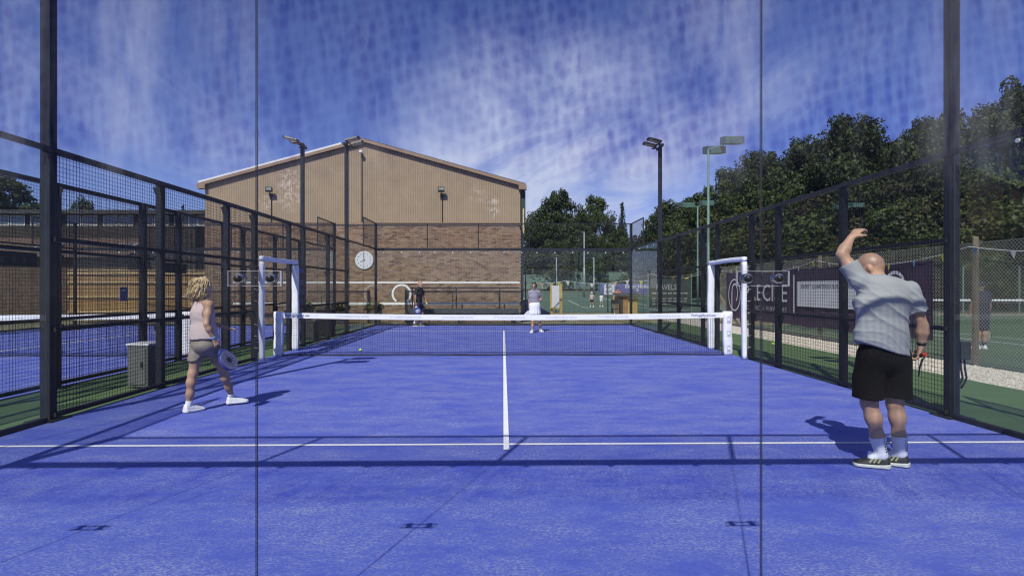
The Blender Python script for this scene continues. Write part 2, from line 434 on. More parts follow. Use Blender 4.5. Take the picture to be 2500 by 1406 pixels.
island_mat('needle', [(0.012, 0.028, 0.014), (0.028, 0.050, 0.022), (0.020, 0.040, 0.018)], 0.6, trans=0.15, noise=0.3)

# ------------------------------------------------------------------ mesh helpers
class MB:
    """Collects shapes in world coordinates; build() links them as one mesh object."""
    def __init__(s):
        s.v = []; s.f = []; s.mi = []
    def add(s, vs, fs, mi=0):
        o = len(s.v)
        s.v += [tuple(p) for p in vs]
        for f in fs:
            s.f.append(tuple(i + o for i in f)); s.mi.append(mi)
        return s
    def box(s, x0, x1, y0, y1, z0, z1, mi=0):
        v = [(x0, y0, z0), (x1, y0, z0), (x1, y1, z0), (x0, y1, z0), (x0, y0, z1), (x1, y0, z1), (x1, y1, z1), (x0, y1, z1)]
        f = [(0, 3, 2, 1), (4, 5, 6, 7), (0, 1, 5, 4), (1, 2, 6, 5), (2, 3, 7, 6), (3, 0, 4, 7)]
        return s.add(v, f, mi)
    def bar(s, a, b, w, h=None, up=(0, 0, 1), mi=0, caps=True):
        a = Vector(a); b = Vector(b); d = (b - a).normalized(); h = h or w
        u = Vector(up)
        if abs(d.dot(u)) > 0.98: u = Vector((1, 0, 0))
        sx = d.cross(u).normalized(); sy = sx.cross(d).normalized()
        v = []
        for p in (a, b):
            for i, j in ((-1, -1), (1, -1), (1, 1), (-1, 1)):
                v.append(p + sx * (i * w / 2) + sy * (j * h / 2))
        f = [(0, 1, 5, 4), (1, 2, 6, 5), (2, 3, 7, 6), (3, 0, 4, 7)]
        if caps: f += [(3, 2, 1, 0), (4, 5, 6, 7)]
        return s.add(v, f, mi)
    def tube(s, pts, rad, n=8, mi=0, caps=True):
        pts = [Vector(p) for p in pts]
        rads = rad if isinstance(rad, (list, tuple)) else [rad] * len(pts)
        v = []; f = []
        ref = None
        for i, p in enumerate(pts):
            d = (pts[min(i + 1, len(pts) - 1)] - pts[max(i - 1, 0)]).normalized()
            if ref is None:
                ref = Vector((0, 0, 1)) if abs(d.z) < 0.9 else Vector((1, 0, 0))
            sx = d.cross(ref).normalized(); sy = sx.cross(d).normalized(); ref = sy
            for k in range(n):
                a = 2 * math.pi * k / n
                v.append(p + (sx * math.cos(a) + sy * math.sin(a)) * rads[i])
        for i in range(len(pts) - 1):
            for k in range(n):
                f.append((i * n + k, i * n + (k + 1) % n, (i + 1) * n + (k + 1) % n, (i + 1) * n + k))
        if caps:
            f.append(tuple(reversed(range(n)))); f.append(tuple((len(pts) - 1) * n + k for k in range(n)))
        return s.add(v, f, mi)
    def disc(s, c, r, nrm=(0, -1, 0), th=0.01, n=24, mi=0):
        c = Vector(c); d = Vector(nrm).normalized()
        return s.tube([c, c + d * th], r, n, mi)
    def sphere(s, c, r, n=10, m=7, sc=(1, 1, 1), mi=0):
        v = []; f = []
        for j in range(1, m):
            t = math.pi * j / m
            for i in range(n):
                a = 2 * math.pi * i / n
                v.append((c[0] + r * sc[0] * math.sin(t) * math.cos(a), c[1] + r * sc[1] * math.sin(t) * math.sin(a), c[2] + r * sc[2] * math.cos(t)))
        top = len(v); v.append((c[0], c[1], c[2] + r * sc[2])); v.append((c[0], c[1], c[2] - r * sc[2]))
        for j in range(m - 2):
            for i in range(n):
                f.append((j * n + i, (j + 1) * n + i, (j + 1) * n + (i + 1) % n, j * n + (i + 1) % n))
        for i in range(n):
            f.append((top, i, (i + 1) % n)); f.append((top + 1, (m - 2) * n + (i + 1) % n, (m - 2) * n + i))
        return s.add(v, f, mi)
    def prism(s, poly, y0, y1, mi=0):
        """poly in (x, z), extruded along y"""
        n = len(poly)
        v = [(x, y0, z) for x, z in poly] + [(x, y1, z) for x, z in poly]
        f = [tuple(range(n)), tuple(reversed(range(n, 2 * n)))] + [(i + n, (i + 1) % n + n, (i + 1) % n, i) for i in range(n)]
        return s.add(v, f, mi)
    def build(s, name, m, parent=None, origin=None, smooth=False, bevel=0.0):
        me = bpy.data.meshes.new(name)
        if parent is not None: off = parent.matrix_world_loc if False else Vector(parent['_w'])
        elif origin is not None: off = Vector(origin)
        else: off = Vector((0, 0, 0))
        me.from_pydata([(p[0] - off[0], p[1] - off[1], p[2] - off[2]) for p in s.v], [], s.f)
        ms = m if isinstance(m, (list, tuple)) else [m]
        for x in ms: me.materials.append(MATS[x] if isinstance(x, str) else x)
        if len(ms) > 1: me.polygons.foreach_set('material_index', s.mi)
        me.update()
        bm = bmesh.new(); bm.from_mesh(me); bmesh.ops.recalc_face_normals(bm, faces=bm.faces); bm.to_mesh(me); bm.free()
        if smooth:
            me.polygons.foreach_set('use_smooth', [True] * len(me.polygons))
        o = bpy.data.objects.new(name, me)
        COL.objects.link(o)
        if parent is not None:
            o.parent = parent
        else:
            o.location = off
        o['_w'] = tuple(off)
        if bevel > 0:
            b = o.modifiers.new('bevel', 'BEVEL'); b.width = bevel; b.segments = 2; b.limit_method = 'ANGLE'
        return o

def raw_mesh(name, V, F, m, parent=None, origin=None, smooth=True, kind=None):
    """V (n,3), F (m,4) or (m,3) numpy -> object"""
    me = bpy.data.meshes.new(name)
    off = np.array(parent['_w'] if parent is not None else (origin if origin is not None else (0, 0, 0)), float)
    V = np.asarray(V, np.float64) - off
    k = F.shape[1]
    me.vertices.add(len(V)); me.vertices.foreach_set('co', V.astype(np.float32).ravel())
    me.loops.add(F.size); me.loops.foreach_set('vertex_index', F.astype(np.int32).ravel())
    me.polygons.add(len(F)); me.polygons.foreach_set('loop_start', np.arange(0, F.size, k, dtype=np.int32))
    me.polygons.foreach_set('loop_total', np.full(len(F), k, dtype=np.int32))
    if smooth: me.polygons.foreach_set('use_smooth', np.ones(len(F), bool))
    for x in (m if isinstance(m, (list, tuple)) else [m]): me.materials.append(MATS[x])
    me.update(calc_edges=True); me.validate()
    o = bpy.data.objects.new(name, me); COL.objects.link(o)
    if parent is not None: o.parent = parent
    else: o.location = off
    o['_w'] = tuple(off)
    if kind: o['kind'] = kind
    return o

def thing(name, label, cat, loc, group=None):
    o = bpy.data.objects.new(name, None); COL.objects.link(o)
    o.empty_display_size = 0.2
    o.location = loc; o['_w'] = tuple(loc); o['label'] = label; o['category'] = cat
    if group: o['group'] = group
    return o
def tag(o, label, cat, group=None):
    o['label'] = label; o['category'] = cat
    if group: o['group'] = group
    return o
def struct(o):
    o['kind'] = 'structure'; return o
def stuff(o):
    o['kind'] = 'stuff'; return o

_tcache = {}
def text(body, size, mx, m, parent, name='lettering', bold=0.0, th=0.0012, squash=1.0):
    """lettering lying in local XY, placed by matrix mx (world)"""
    cu = bpy.data.curves.new('t', 'FONT'); cu.body = body; cu.size = size; cu.align_x = 'CENTER'; cu.align_y = 'CENTER'
    cu.extrude = th; cu.offset = bold; cu.resolution_u = 2
    ob = bpy.data.objects.new('t', cu); COL.objects.link(ob)
    dg = bpy.context.evaluated_depsgraph_get(); dg.update()
    me = bpy.data.meshes.new_from_object(ob.evaluated_get(dg))
    bpy.data.objects.remove(ob)
    off = Matrix.Translation(-Vector(parent['_w']))
    me.transform(off @ mx @ Matrix.Diagonal((squash, 1, 1, 1)))
    me.materials.clear(); me.materials.append(MATS[m]); me.name = name
    o = bpy.data.objects.new(name, me); COL.objects.link(o); o.parent = parent; o['_w'] = parent['_w']
    return o
def facing_cam(loc):            # text upright, readable when looking along +Y
    return Matrix.Translation(loc) @ Matrix.Rotation(R(90), 4, 'X')
def facing_left(loc):           # on a plane whose normal is -X (right-hand fence), readable from the court
    return Matrix.Translation(loc) @ Matrix.Rotation(R(-90), 4, 'Z') @ Matrix.Rotation(R(90), 4, 'X')
def facing_right(loc):
    return Matrix.Translation(loc) @ Matrix.Rotation(R(90), 4, 'Z') @ Matrix.Rotation(R(90), 4, 'X')

rng = random.Random(7)
nrg = np.random.default_rng(11)

# ------------------------------------------------------------------ the ground and what is laid on it
def gz(y):
    return 0.0 if y < 43 else min(1.35, (y - 43) * 0.034)
def sheet(name, x0, x1, y0, y1, dz, m, ny=1, nx=1, wob=0.0):
    b = MB(); v = []; f = []
    for j in range(ny + 1):
        y = y0 + (y1 - y0) * j / ny
        for i in range(nx + 1):
            x = x0 + (x1 - x0) * i / nx
            wx = wob * math.sin(y * 3.1 + x) * math.sin(y * 7.7) if i in (0, nx) else 0
            v.append((x + wx, y, gz(y) + dz))
    for j in range(ny):
        for i in range(nx):
            a = j * (nx + 1) + i
            f.append((a, a + 1, a + nx + 2, a + nx + 1))
    b.add(v, f)
    return struct(b.build(name, m))
b = MB(); ys = [-60, 0, 20, 43, 50, 60, 70, 80, 83, 120, 400]; v = []; f = []
for y in ys:
    for x in (-300, -60, 0, 60, 300): v.append((x, y, gz(y) - 0.016))
for j in range(len(ys) - 1):
    for i in range(4): f.append((j * 5 + i, j * 5 + i + 1, j * 5 + i + 6, j * 5 + i + 5))
b.add(v, f); struct(b.build('ground', 'ground'))
sheet('dry_grass_verge', -5.5, 16, 20.2, 31.5, -0.006, 'dry_grass', 6, 6)
sheet('green_strip', -6.62, -5.0, -2, 20.1, 0.0, 'green_turf', 1)
sheet('green_strip', 5.0, 7.42, -2, 22.0, 0.0, 'green_turf', 40, 2, 0.03)
sheet('gravel_path', 7.3, 8.95, -1, 24.2, -0.004, 'gravel', 40, 2, 0.05)
sheet('gravel_path', 4.6, 12.5, 24.2, 28.5, -0.002, 'gravel', 10, 6, 0.2)
sheet('tennis_court', 8.95, 60, -2, 29.0, -0.010, 'tennis_turf', 1)
sheet('tennis_court', 0.9, 34, 31.0, 74.0, 0.0, 'hard_court', 26)
sheet('bare_verge', -2, 40, 74.0, 80.0, 0.005, 'clay_edge', 4)
court = sheet('blue_court', -5.0, 5.0, 0.0, 20.0, 0.004, 'blue_turf', 1)
court2 = sheet('blue_court', -16.62, -6.62, 0.0, 20.0, 0.004, 'blue_turf', 1)
def cline(x0, x1, y0, y1, dz=0.008, n=1):
    return sheet('court_line', x0, x1, y0, y1, dz, 'white_line', n)
for cx in (0.0, -11.62):
    w = 5.0
    cline(cx - w + .01, cx + w - .01, 3.03, 3.08, 0.008)
    cline(cx - w + .01, cx + w - .01, 16.92, 16.97, 0.008)
    cline(cx - .026, cx + .026, 2.86, 17.10, 0.012)
for x in (2.05, 6.16, 10.27, 11.65): cline(x - .03, x + .03, 33.2 if x != 6.16 else 38.7, 57.0 if x != 6.16 else 51.5, 0.006, 12)
for y in (33.2, 38.7, 51.5, 57.0): cline(0.95, 11.65, y - .03, y + .03, 0.010)
for x in (13.4, 14.77): cline(x - .03, x + .03, -1, 28, -0.005)
for y in (11.4, 27.8): cline(13.4, 24.4, y - .03, y + .03, -0.001)

# pale stones of the path, far too many to count
n = 9000
c = np.stack([nrg.uniform(7.42, 8.9, n), nrg.uniform(5.2, 17.0, n) , np.full(n, 0.004)], 1)
s_ = nrg.uniform(0.010, 0.024, n)
tv = np.array([[1, 0, -.3], [-.5, .87, -.3], [-.5, -.87, -.3], [0, 0, .8]])
ang = nrg.uniform(0, 6.28, n); ca, sa = np.cos(ang), np.sin(ang)
V = np.empty((n, 4, 3))
for i in range(4):
    jit = nrg.uniform(0.6, 1.25, (n, 3))
    V[:, i, 0] = c[:, 0] + s_ * (tv[i, 0] * ca - tv[i, 1] * sa) * jit[:, 0]
    V[:, i, 1] = c[:, 1] + s_ * (tv[i, 0] * sa + tv[i, 1] * ca) * jit[:, 1]
    V[:, i, 2] = c[:, 2] + s_ * tv[i, 2] * jit[:, 2]
F = np.concatenate([np.arange(n)[:, None] * 4 + np.array(t) for t in ((0, 1, 3), (1, 2, 3), (2, 0, 3))])
o = raw_mesh('gravel', V.reshape(-1, 3), F, 'stone', smooth=False, kind='stuff')
tag(o, 'pale cream gravel stones along the path outside the court', 'gravel')

# ------------------------------------------------------------------ padel court enclosure
def pane(parent, axis, at, a0, a1, z0, z1, m, th=0.010):
    """one glass pane in the plane X=at (axis 'x') or Y=at (axis 'y'), clear faces and dark edges"""
    b = MB()
    lo, hi = at - th / 2, at + th / 2
    if axis == 'y': b.box(a0, a1, lo, hi, z0, z1)
    else: b.box(lo, hi, a0, a1, z0, z1)
    o = b.build('glass_pane', [m, 'glass_edge', 'glass_near_back' if m == 'glass_near' else m], parent)
    k = 1 if axis == 'y' else 0
    for p in o.data.polygons:
        p.material_index = (0 if p.normal[k] < 0 else 2) if abs(p.normal[k]) > 0.9 else 1
    return o
def wires(parent, axis, at, a0, a1, z0, z1, step=0.05, d=0.0036, m='wire', name='wire_mesh'):
    b = MB()
    n = int(round((a1 - a0) / step))
    def P(a, z, o=0.0):
        return (a, at + o, z) if axis == 'y' else (at + o, a, z)
    for i in range(n + 1):
        a = a0 + (a1 - a0) * i / n
        b.bar(P(a, z0), P(a, z1), d, d, caps=False)
    n = int(round((z1 - z0) / step))
    for i in range(n + 1):
        z = z0 + (z1 - z0) * i / n
        b.bar(P(a0, z, 0.003), P(a1, z, 0.003), d, d, caps=False)
    o = b.build(name, m, parent)
    return stuff(o)
def gusset(b, x, s, y, z, h=0.22, w=0.09):
    b.prism([(x, z), (x, z - h), (x + s * w, z)], y - 0.006, y + 0.006)

POSTS = [4.12, 6.15, 8.15, 9.28, 11.14, 12.1, 14.1, 16.1]
def side_fence(x0, s, label, main=True, glass='glass', door=True, y_from=0.0):
    """s: +1 when the outside lies at larger x"""
    root = thing('court_side_fence', label, 'fence', (x0, 10.0, 0.0))
    xo = x0 + s * 0.012
    for y in POSTS:
        if y in (4.12, 16.1) and abs(x0) < 6: continue          # the floodlight column takes the post's place there
        b = MB(); w = 0.085; dp = 0.10
        b.box(min(xo, xo + s * w), max(xo, xo + s * w), y - dp / 2, y + dp / 2, 0.0, 3.0)
        for z in (0.94, 1.94, 2.94): gusset(b, xo + s * w, s, y, z, 0.2, 0.07)
        b.build('post', 'steel', root)
        b = MB(); b.box(min(xo, xo + s * .2), max(xo, xo + s * .2), y - .09, y + .09, 0.001, 0.016); b.build('base_plate', 'steel', root)
    xr0, xr1 = (x0 - .02 * s, x0 + s * 0.045)
    xl, xh = min(xr0, xr1), max(xr0, xr1)
    runs = [(4.105, 9.225), (11.195, 16.05)] if door else [(4.105, 16.05)]
    for z in (0.035, 0.98, 1.98):
        for a, c in runs:
            b = MB(); b.box(xl, xh, a, c, z, z + 0.05); b.build('rail', 'steel', root)
    b = MB(); b.box(xl - .004, xh + .004, 4.0, 16.15, 2.95, 3.01); b.build('top_rail', 'steel', root)
    if door:
        b = MB(); b.box(xl, xh, 9.33, 11.09, 2.06, 2.11); b.build('rail', 'steel', root)
    for a, c in runs: wires(root, 'x', x0 - s * 0.024, a, c, 0.05, 2.96)
    if door: wires(root, 'x', x0 - s * 0.024, 9.33, 11.09, 2.11, 2.96)
    for a, c in ((0.012, 1.997), (2.003, 3.99), (16.21, 17.997), (18.003, 19.988)):
        pane(root, 'x', x0, a, c, 0.06, 2.96, glass)
    for a, c in ((0.0, 3.995), (16.155, 20.0)):
        b = MB(); b.box(xl, xh, a, c, 2.962, 3.012); b.build('glass_rail', 'steel', root)
        b = MB(); b.box(x0 - .025, x0 + .025, a, c, 0.002, 0.058); b.build('glass_sill', 'steel', root)
    for a, c in ((0.0, 2.0), (18.0, 20.0)):
        b = MB()
        for z in (3.96,): b.box(x0 - .018, x0 + .018, a, c, z, z + .036)
        for y in ((c - .018) if a == 0.0 else (a + .018),): b.box(x0 - .016, x0 + .016, y - .018, y + .018, 3.014, 3.958)
        b.build('upper_frame', 'steel', root)
        wires(root, 'x', x0, a + .03, c - .03, 3.02, 3.96)
    for y in (2.4, 3.2, 16.6, 17.4, 18.6, 19.4):
        b = MB(); b.disc((x0 - s * 0.008, y, 2.90), 0.022, (-s, 0, 0), 0.016, 12); b.build('bolt', 'bolt', root, smooth=False)
    return root
side_fence(-5.0, -1, 'dark steel mesh side fence on the left of the blue court')
side_fence(5.0, 1, 'dark steel mesh side fence on the right of the blue court')
side_fence(-6.62, 1, 'nearest mesh side of the second blue court, left behind the first fence', door=False)
side_fence(-16.62, -1, 'far left mesh side of the second blue court', door=False)

def end_wall(x0, y, s, label, m):
    root = thing('glass_end_wall', label, 'glass wall', (x0, y, 0.0))
    for i in range(5):
        a, c = x0 - 5 + 2 * i, x0 - 3 + 2 * i
        pane(root, 'y', y, a + .003 if i else a + .06, c - .003 if i < 4 else c - .06, 0.06, 2.918, m)
    b = MB(); b.box(x0 - 5, x0 + 5, y - .035, y + .035, 2.92, 3.022); b.build('glass_rail', 'steel', root)
    b = MB(); b.box(x0 - 5, x0 + 5, y - .025, y + .025, 0.002, 0.058); b.build('glass_sill', 'steel', root)
    b = MB(); b.box(x0 - 5.0, x0 + 5.0, y - .018, y + .018, 3.964, 4.0); b.build('top_rail', 'steel', root)
    for i in range(6):
        x = x0 - 5 + 2 * i
        if i in (0, 5):
            b = MB(); xs = x + (-.005 if i == 0 else .005); b.box(xs - .045, xs + .045, y + s * .01 - .05, y + s * .01 + .05, 0, 4.0)
        else:
            b = MB(); b.box(x - .016, x + .016, y + s * .034 - .016, y + s * .034 + .016, 2.93, 3.962)
        b.build('post', 'steel', root)
    wires(root, 'y', y, x0 - 4.98, x0 + 4.98, 3.03, 3.96, d=0.0030 if y > 1 else 0.0036)
    for i in range(5):
        for k in (0.3, 1.0, 1.7):
            b = MB(); b.disc((x0 - 5 + 2 * i + k, y - s * .008, 2.85), 0.024, (0, -s, 0), 0.014, 12); b.build('bolt', 'bolt', root)
    return root
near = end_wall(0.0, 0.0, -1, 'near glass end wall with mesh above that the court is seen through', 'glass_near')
end_wall(0.0, 20.0, 1, 'far glass end wall of the blue court with mesh on top', 'glass')
end_wall(-11.62, 20.0, 1, 'far glass end wall of the second blue court on the left', 'glass')

# clear clamp plates over the joints of the near panes, on the court side and on the camera side
for k, x in enumerate((-3.0, -1.0, 1.0)):
    lab = ['', 'clear clamp plate with two black knobs on the left glass joint',
           'clear clamp plate with two black knobs on the right glass joint', ''][k]
    if k in (0, 3): lab = 'clear clamp plate on the outermost %s joint of the near glass' % ('left' if k == 0 else 'right')
    pl = thing('clamp_plate', lab, 'clamp', (x, -0.02, 1.47), 'clamp plates on the near glass')
    z0, z1, xa, xb = 1.472, 1.532, x - .104, x + .104
    b = MB(); b.box(xa, xb, -.019, -.0065, z0, z1); o = b.build('plate', ['acrylic', 'acrylic_edge'], pl)
    for p in o.data.polygons: p.material_index = 0 if abs(p.normal[1]) > .9 else 1
    b = MB()
    e = .0011
    b.box(xa, xb, -.0205, -.0192, z0, z0 + e); b.box(xa, xb, -.0205, -.0192, z1 - e, z1)
    b.box(xa, xa + e, -.0205, -.0192, z0 + e, z1 - e); b.box(xb - e * 3, xb, -.0205, -.0192, z0 + e, z1 - e)
    b.build('edge', 'acrylic_edge', pl)
    for dx_ in (-.062, .062):
        b = MB(); c = Vector((x + dx_, 0, 1.502))
        b.tube([c + Vector((0, -.0195, 0)), c + Vector((0, -.024, 0))], [.021, .019], 20)
        o = b.build('washer', 'chrome', pl, smooth=False)
        b = MB(); b.tube([c + Vector((0, -.0242, 0)), c + Vector((0, -.036, 0)), c + Vector((0, -.040, 0))], [.0145, .0135, .008], 20)
        b.build('knob', 'rubber', pl, smooth=True)
        b = MB(); b.tube([c + Vector((0, .0065, 0)), c + Vector((0, .016, 0)), c + Vector((0, .022, 0))], [.020, .019, .008], 20)
        b.build('washer', 'chrome', pl, smooth=True)

# ------------------------------------------------------------------ floodlights
def led_head(b_body, b_glass, c, d, yw=0.30):
    """flat LED head: c mount point, d = +1/-1 direction in x it reaches to"""
    c = Vector(c)
    t = R(14)
    ax = Vector((d * math.cos(t), 0, math.sin(t))); up = Vector((-d * math.sin(t), 0, math.cos(t)))
    def P(a, y, u): return c + ax * a + Vector((0, y, 0)) + up * u
    prof = [(0.0, -yw / 2), (0.40, -yw / 2), (0.46, -yw / 3), (0.46, yw / 3), (0.40, yw / 2), (0.0, yw / 2)]
    n = len(prof)
    v = [P(a, y, 0) for a, y in prof] + [P(a * .96 + .01, y * .92, .055) for a, y in prof]
    b_body.add(v, [tuple(reversed(range(n))), tuple(range(n, 2 * n))] + [(i, (i + 1) % n, (i + 1) % n + n, i + n) for i in range(n)])
    q = [P(.06, -yw * .38, -.004), P(.40, -yw * .38, -.004), P(.40, yw * .38, -.004), P(.06, yw * .38, -.004)]
    b_glass.add(q, [(0, 1, 2, 3)])
    b_body.bar(P(-.06, 0, -.02), P(.14, 0, -.09), .035)
def led_pole(x, y, d, label, both=False):
    r = thing('floodlight_pole', label, 'floodlight', (x, y, 0), 'floodlight poles of the padel courts')
    b = MB(); b.box(x - .055, x + .055, y - .055, y + .055, 0.016, 6.0); b.build('pole', 'steel', r, bevel=0.008)
    b = MB(); b.box(x - .15, x + .15, y - .15, y + .15, 0.001, 0.016); b.build('base_plate', 'steel', r)
    b = MB(); b.bar((x, y - .34, 6.03), (x, y + .34, 6.03), .07); b.box(x - .04, x + .04, y - .04, y + .04, 6.0, 6.0 + .12); b.build('cross_arm', 'steel', r)
    for yy in (-.27, .27):
        dirs = (d,) if not both else (1, -1)
        for dd in dirs:
            h = MB(); g = MB(); led_head(h, g, (x + dd * .05, y + yy, 6.10), dd)
            o = h.build('lamp_head', 'black_metal', r); g.build('lens', 'lamp_glass', o)
    return r
led_pole(-5.068, 4.12, 1, 'tall dark floodlight pole on the near left fence post, top out of frame')
led_pole(5.068, 4.12, -1, 'tall dark floodlight pole on the near right fence post behind the tall man')
led_pole(-5.068, 16.1, 1, 'dark floodlight pole at the far left of the court before the brown gable')
led_pole(5.068, 16.1, -1, 'dark floodlight pole at the far right of the court before the sky')
led_pole(-6.48, 16.1, -1, 'second court floodlight pole left of the one before the gable')
led_pole(-16.78, 4.05, 1, 'floodlight at the left edge of the picture beyond the second court')
# power box on the right near pole
r = thing('junction_box', 'small dark junction box with cables on the right floodlight pole', 'junction box', (5.18, 4.12, 0.6))
b = MB(); b.box(5.126, 5.24, 4.05, 4.20, 0.66, 0.86); b.build('box', 'dark_grey_box', r, bevel=0.01)
for k in range(2):
    b = MB(); x = 5.16 + .045 * k
    b.tube([(x, 4.11, .66), (x, 4.10, .55), (x + .01, 4.09, .45), (x - .02, 4.09, .38), (x - .05, 4.10, .33)], .011, 7); b.build('cable', 'black', r, smooth=True)

# ------------------------------------------------------------------ padded door frames at the net
def pad_bar(p0, p1, w, d, axis_w, m='white_pad', seed=0):
    """rounded wavy cushion along p0-p1, w across axis_w, d across the third axis"""
    rr = random.Random(seed)
    p0 = Vector(p0); p1 = Vector(p1); L_ = (p1 - p0).length; t = (p1 - p0) / L_
    aw = Vector(axis_w); ad = t.cross(aw).normalized()
    n = max(6, int(L_ / 0.07)); V = []; F_ = []
    k = 12
    ph = rr.uniform(0, 6)
    for i in range(n + 1):
        s = i / n
        q = p0 + t * (L_ * s) + aw * (0.005 * math.sin(s * 7 + ph)) + ad * (.003 * math.sin(s * 11 + ph))
        g = 1 + .028 * math.sin(s * 19 + ph * 2) + rr.uniform(-.016, .016)
        e = 1.0 if 0 < i < n else .90
        for j in range(k):
            a = 2 * math.pi * j / k
            ca_, sa_ = math.cos(a), math.sin(a)
            ux = math.copysign(abs(ca_) ** .42, ca_) * w / 2 * g * e; uy = math.copysign(abs(sa_) ** .42, sa_) * d / 2 * g * e
            V.append(q + aw * ux + ad * uy)
    for i in range(n):
        for j in range(k): F_.append((i * k + j, i * k + (j + 1) % k, (i + 1) * k + (j + 1) % k, (i + 1) * k + j))
    F_.append(tuple(reversed(range(k)))); F_.append(tuple(n * k + j for j in range(k)))
    b = MB(); b.add(V, F_); return b
for s, side in ((-1, 'left'), (1, 'right')):
    x = s * 4.90
    r = thing('padded_door_frame', 'white padded door frame in the %s side fence by the net' % side, 'door frame', (x, 10.2, 0), 'padded door frames')
    for i, y in enumerate((9.28, 11.14)):
        pad_bar((x, y, 0.01), (x, y, 2.0), .15 if i else .09, .11, (1, 0, 0), seed=i + 3 * s).build('upright_pad', 'white_pad', r, smooth=True)
    pad_bar((x, 9.22, 2.06), (x, 11.22, 2.06), .10, .09, (0, 0, 1), seed=5 + s).build('top_pad', 'white_pad', r, smooth=True)
    for i, y in enumerate((9.28,)):
        for k in range(8):
            z = .25 + .235 * k
            b = MB(); b.bar((x + s * .05, y - .05, z), (x + s * .12, y - .06, z + .02), .008); b.build('cord', 'cord_white', r)

# ------------------------------------------------------------------ nets
def court_net(cx, label, words=True, half=4.86):
    r = thing('padel_net', label, 'net', (cx, 10.0, 0), 'padel nets')
    y = 10.0
    for s in (-1, 1):
        x = cx + s * (half - .02)
        o = pad_bar((x, y, 0.01), (x, y, 0.96), .19, .15, (1, 0, 0), seed=int(20 + s + cx)).build('post_pad', 'white_pad', r, smooth=True)
        if words:
            for z in (.18, .50, .80):
                b = MB()
                b.tube([(x + .045 * math.cos(a * .7), y - .083, z + .045 * math.sin(a * .7)) for a in range(10)], .004, 5)
                b.box(x - .04, x + .04, y - .086, y - .081, z - .075, z - .062)
                b.build('print', 'print_faint', o)
    def top(x):
        t = (x - cx) / half
        return 0.885 + .055 * t * t
    n = 40
    xs = [cx - half + .08 + (2 * half - .16) * i / n for i in range(n + 1)]
    b = MB(); v = []; f = []
    for x in xs:
        z = top(x)
        v += [(x, y - .006, z - .115), (x, y - .006, z), (x, y + .006, z), (x, y + .006, z - .115)]
    for i in range(n):
        a = i * 4
        f += [(a, a + 4, a + 5, a + 1), (a + 1, a + 5, a + 6, a + 2), (a + 2, a + 6, a + 7, a + 3), (a + 3, a + 7, a + 4, a)]
    f += [(0, 1, 2, 3), (n * 4 + 3, n * 4 + 2, n * 4 + 1, n * 4)]
    b.add(v, f); tape = b.build('tape', 'white_tape', r)
    b = MB(); d = .0046
    nx_ = int((2 * half - .2) / .048)
    for i in range(nx_ + 1):
        x = cx - half + .1 + (2 * half - .2) * i / nx_
        wob = .006 * math.sin(i * .37) + .004 * math.sin(i * 1.1)
        b.bar((x, y, top(x) - .11), (x + wob, y - .02 + .01 * math.sin(i * .21), 0.03), d, d, caps=False)
    for j in range(17):
        t = j / 16.5
        pts = [(x, y - .018 * (1 - t), 0.035 + (top(x) - .12 - .035) * t + .005 * math.sin(x * 5 + j)) for x in xs]
        for a, c in zip(pts, pts[1:]): b.bar(a, c, d, d, caps=False)
    stuff(b.build('net_cords', 'net_black', r))
    b = MB(); pts = [(x, y - .022, .03 + .006 * math.sin(x * 2.3)) for x in xs]
    b.tube(pts, .013, 6); b.build('bottom_cord', 'net_black', r)
    if words:
        m0 = lambda x: facing_cam((x, y - .0075, top(x) - .058))
        for i in range(7):
            text('STOURBRIDGE \u229e PADEL' if False else 'STOURBRIDGE # PADEL', .062, m0(-3.25 + 1.12 * i), 'print_faint', r, squash=1.05)
        text('PortugalSport.net', .075, m0(-4.45), 'print_navy', r, bold=.0008)
        text('PortugalSport.net', .075, m0(4.32), 'print_navy', r, bold=.0008)
    return r
court_net(0.0, 'black padel net with white tape across the middle of the court')
court_net(-11.62, 'white taped net of the second blue court behind the left fence', words=False)

# ------------------------------------------------------------------ brown hall behind the far wall
HY = 22.25; HX0, HX1 = -12.8, 0.72; HZB = 4.18; HPX = -6.1
hall = thing('sports_hall', 'sports hall with brick base and brown corrugated gable behind the far wall', 'building', (-6.0, HY, 0))
b = MB(); b.box(HX0, HX1, HY + .012, HY + .30, 0, HZB); o_wall = b.build('wall', 'mortar', hall)
bm_v = [(0, 0, 0)]
def brick_mesh(w=0.215, h=0.065, d=0.03):
    b = MB(); b.box(-w / 2, w / 2, 0, d, -h / 2, h / 2)
    me = bpy.data.meshes.new('brick'); me.from_pydata(b.v, [], b.f); me.materials.append(M['brick_each']); me.update(); return me
BME = brick_mesh()
rest = MB(); cnt = 0
nr = int(HZB / .075)
for j in range(nr):
    z = 0.0375 + j * .075
    off = (j % 2) * .1125
    x = HX0 + off + .1075
    if j % 2: rest.box(HX0, HX0 + .10, HY, HY + .02, z - .0325, z + .0325)
    while x + .1075 <= HX1 + .001:
        if -3.35 < x < -0.55 and 1.80 < z < 3.9 and cnt < 300 and (z < 2.72 or z > 3.1):
            o = bpy.data.objects.new('brick', BME); COL.objects.link(o); o.parent = o_wall
            o.location = (x - o_wall['_w'][0], HY - o_wall['_w'][1] + rng.uniform(-.004, .003), z - o_wall['_w'][2]); cnt += 1
        else:
            dy_ = rng.uniform(-.004, .003)
            rest.box(x - .1075, x + .1075, HY + dy_, HY + .02, z - .0325, z + .0325)
        x += .225
    if HX1 - (x - .1075) > .03: rest.box(x - .1075, HX1, HY, HY + .02, z - .0325, z + .0325)
stuff(rest.build('brickwork', 'brick_rest', o_wall))
b = MB(); b.box(HX0 - .02, HX1 + .02, HY - .05, HY + .1, HZB + .002, HZB + .10); b.build('flashing', 'trim_brown', hall)
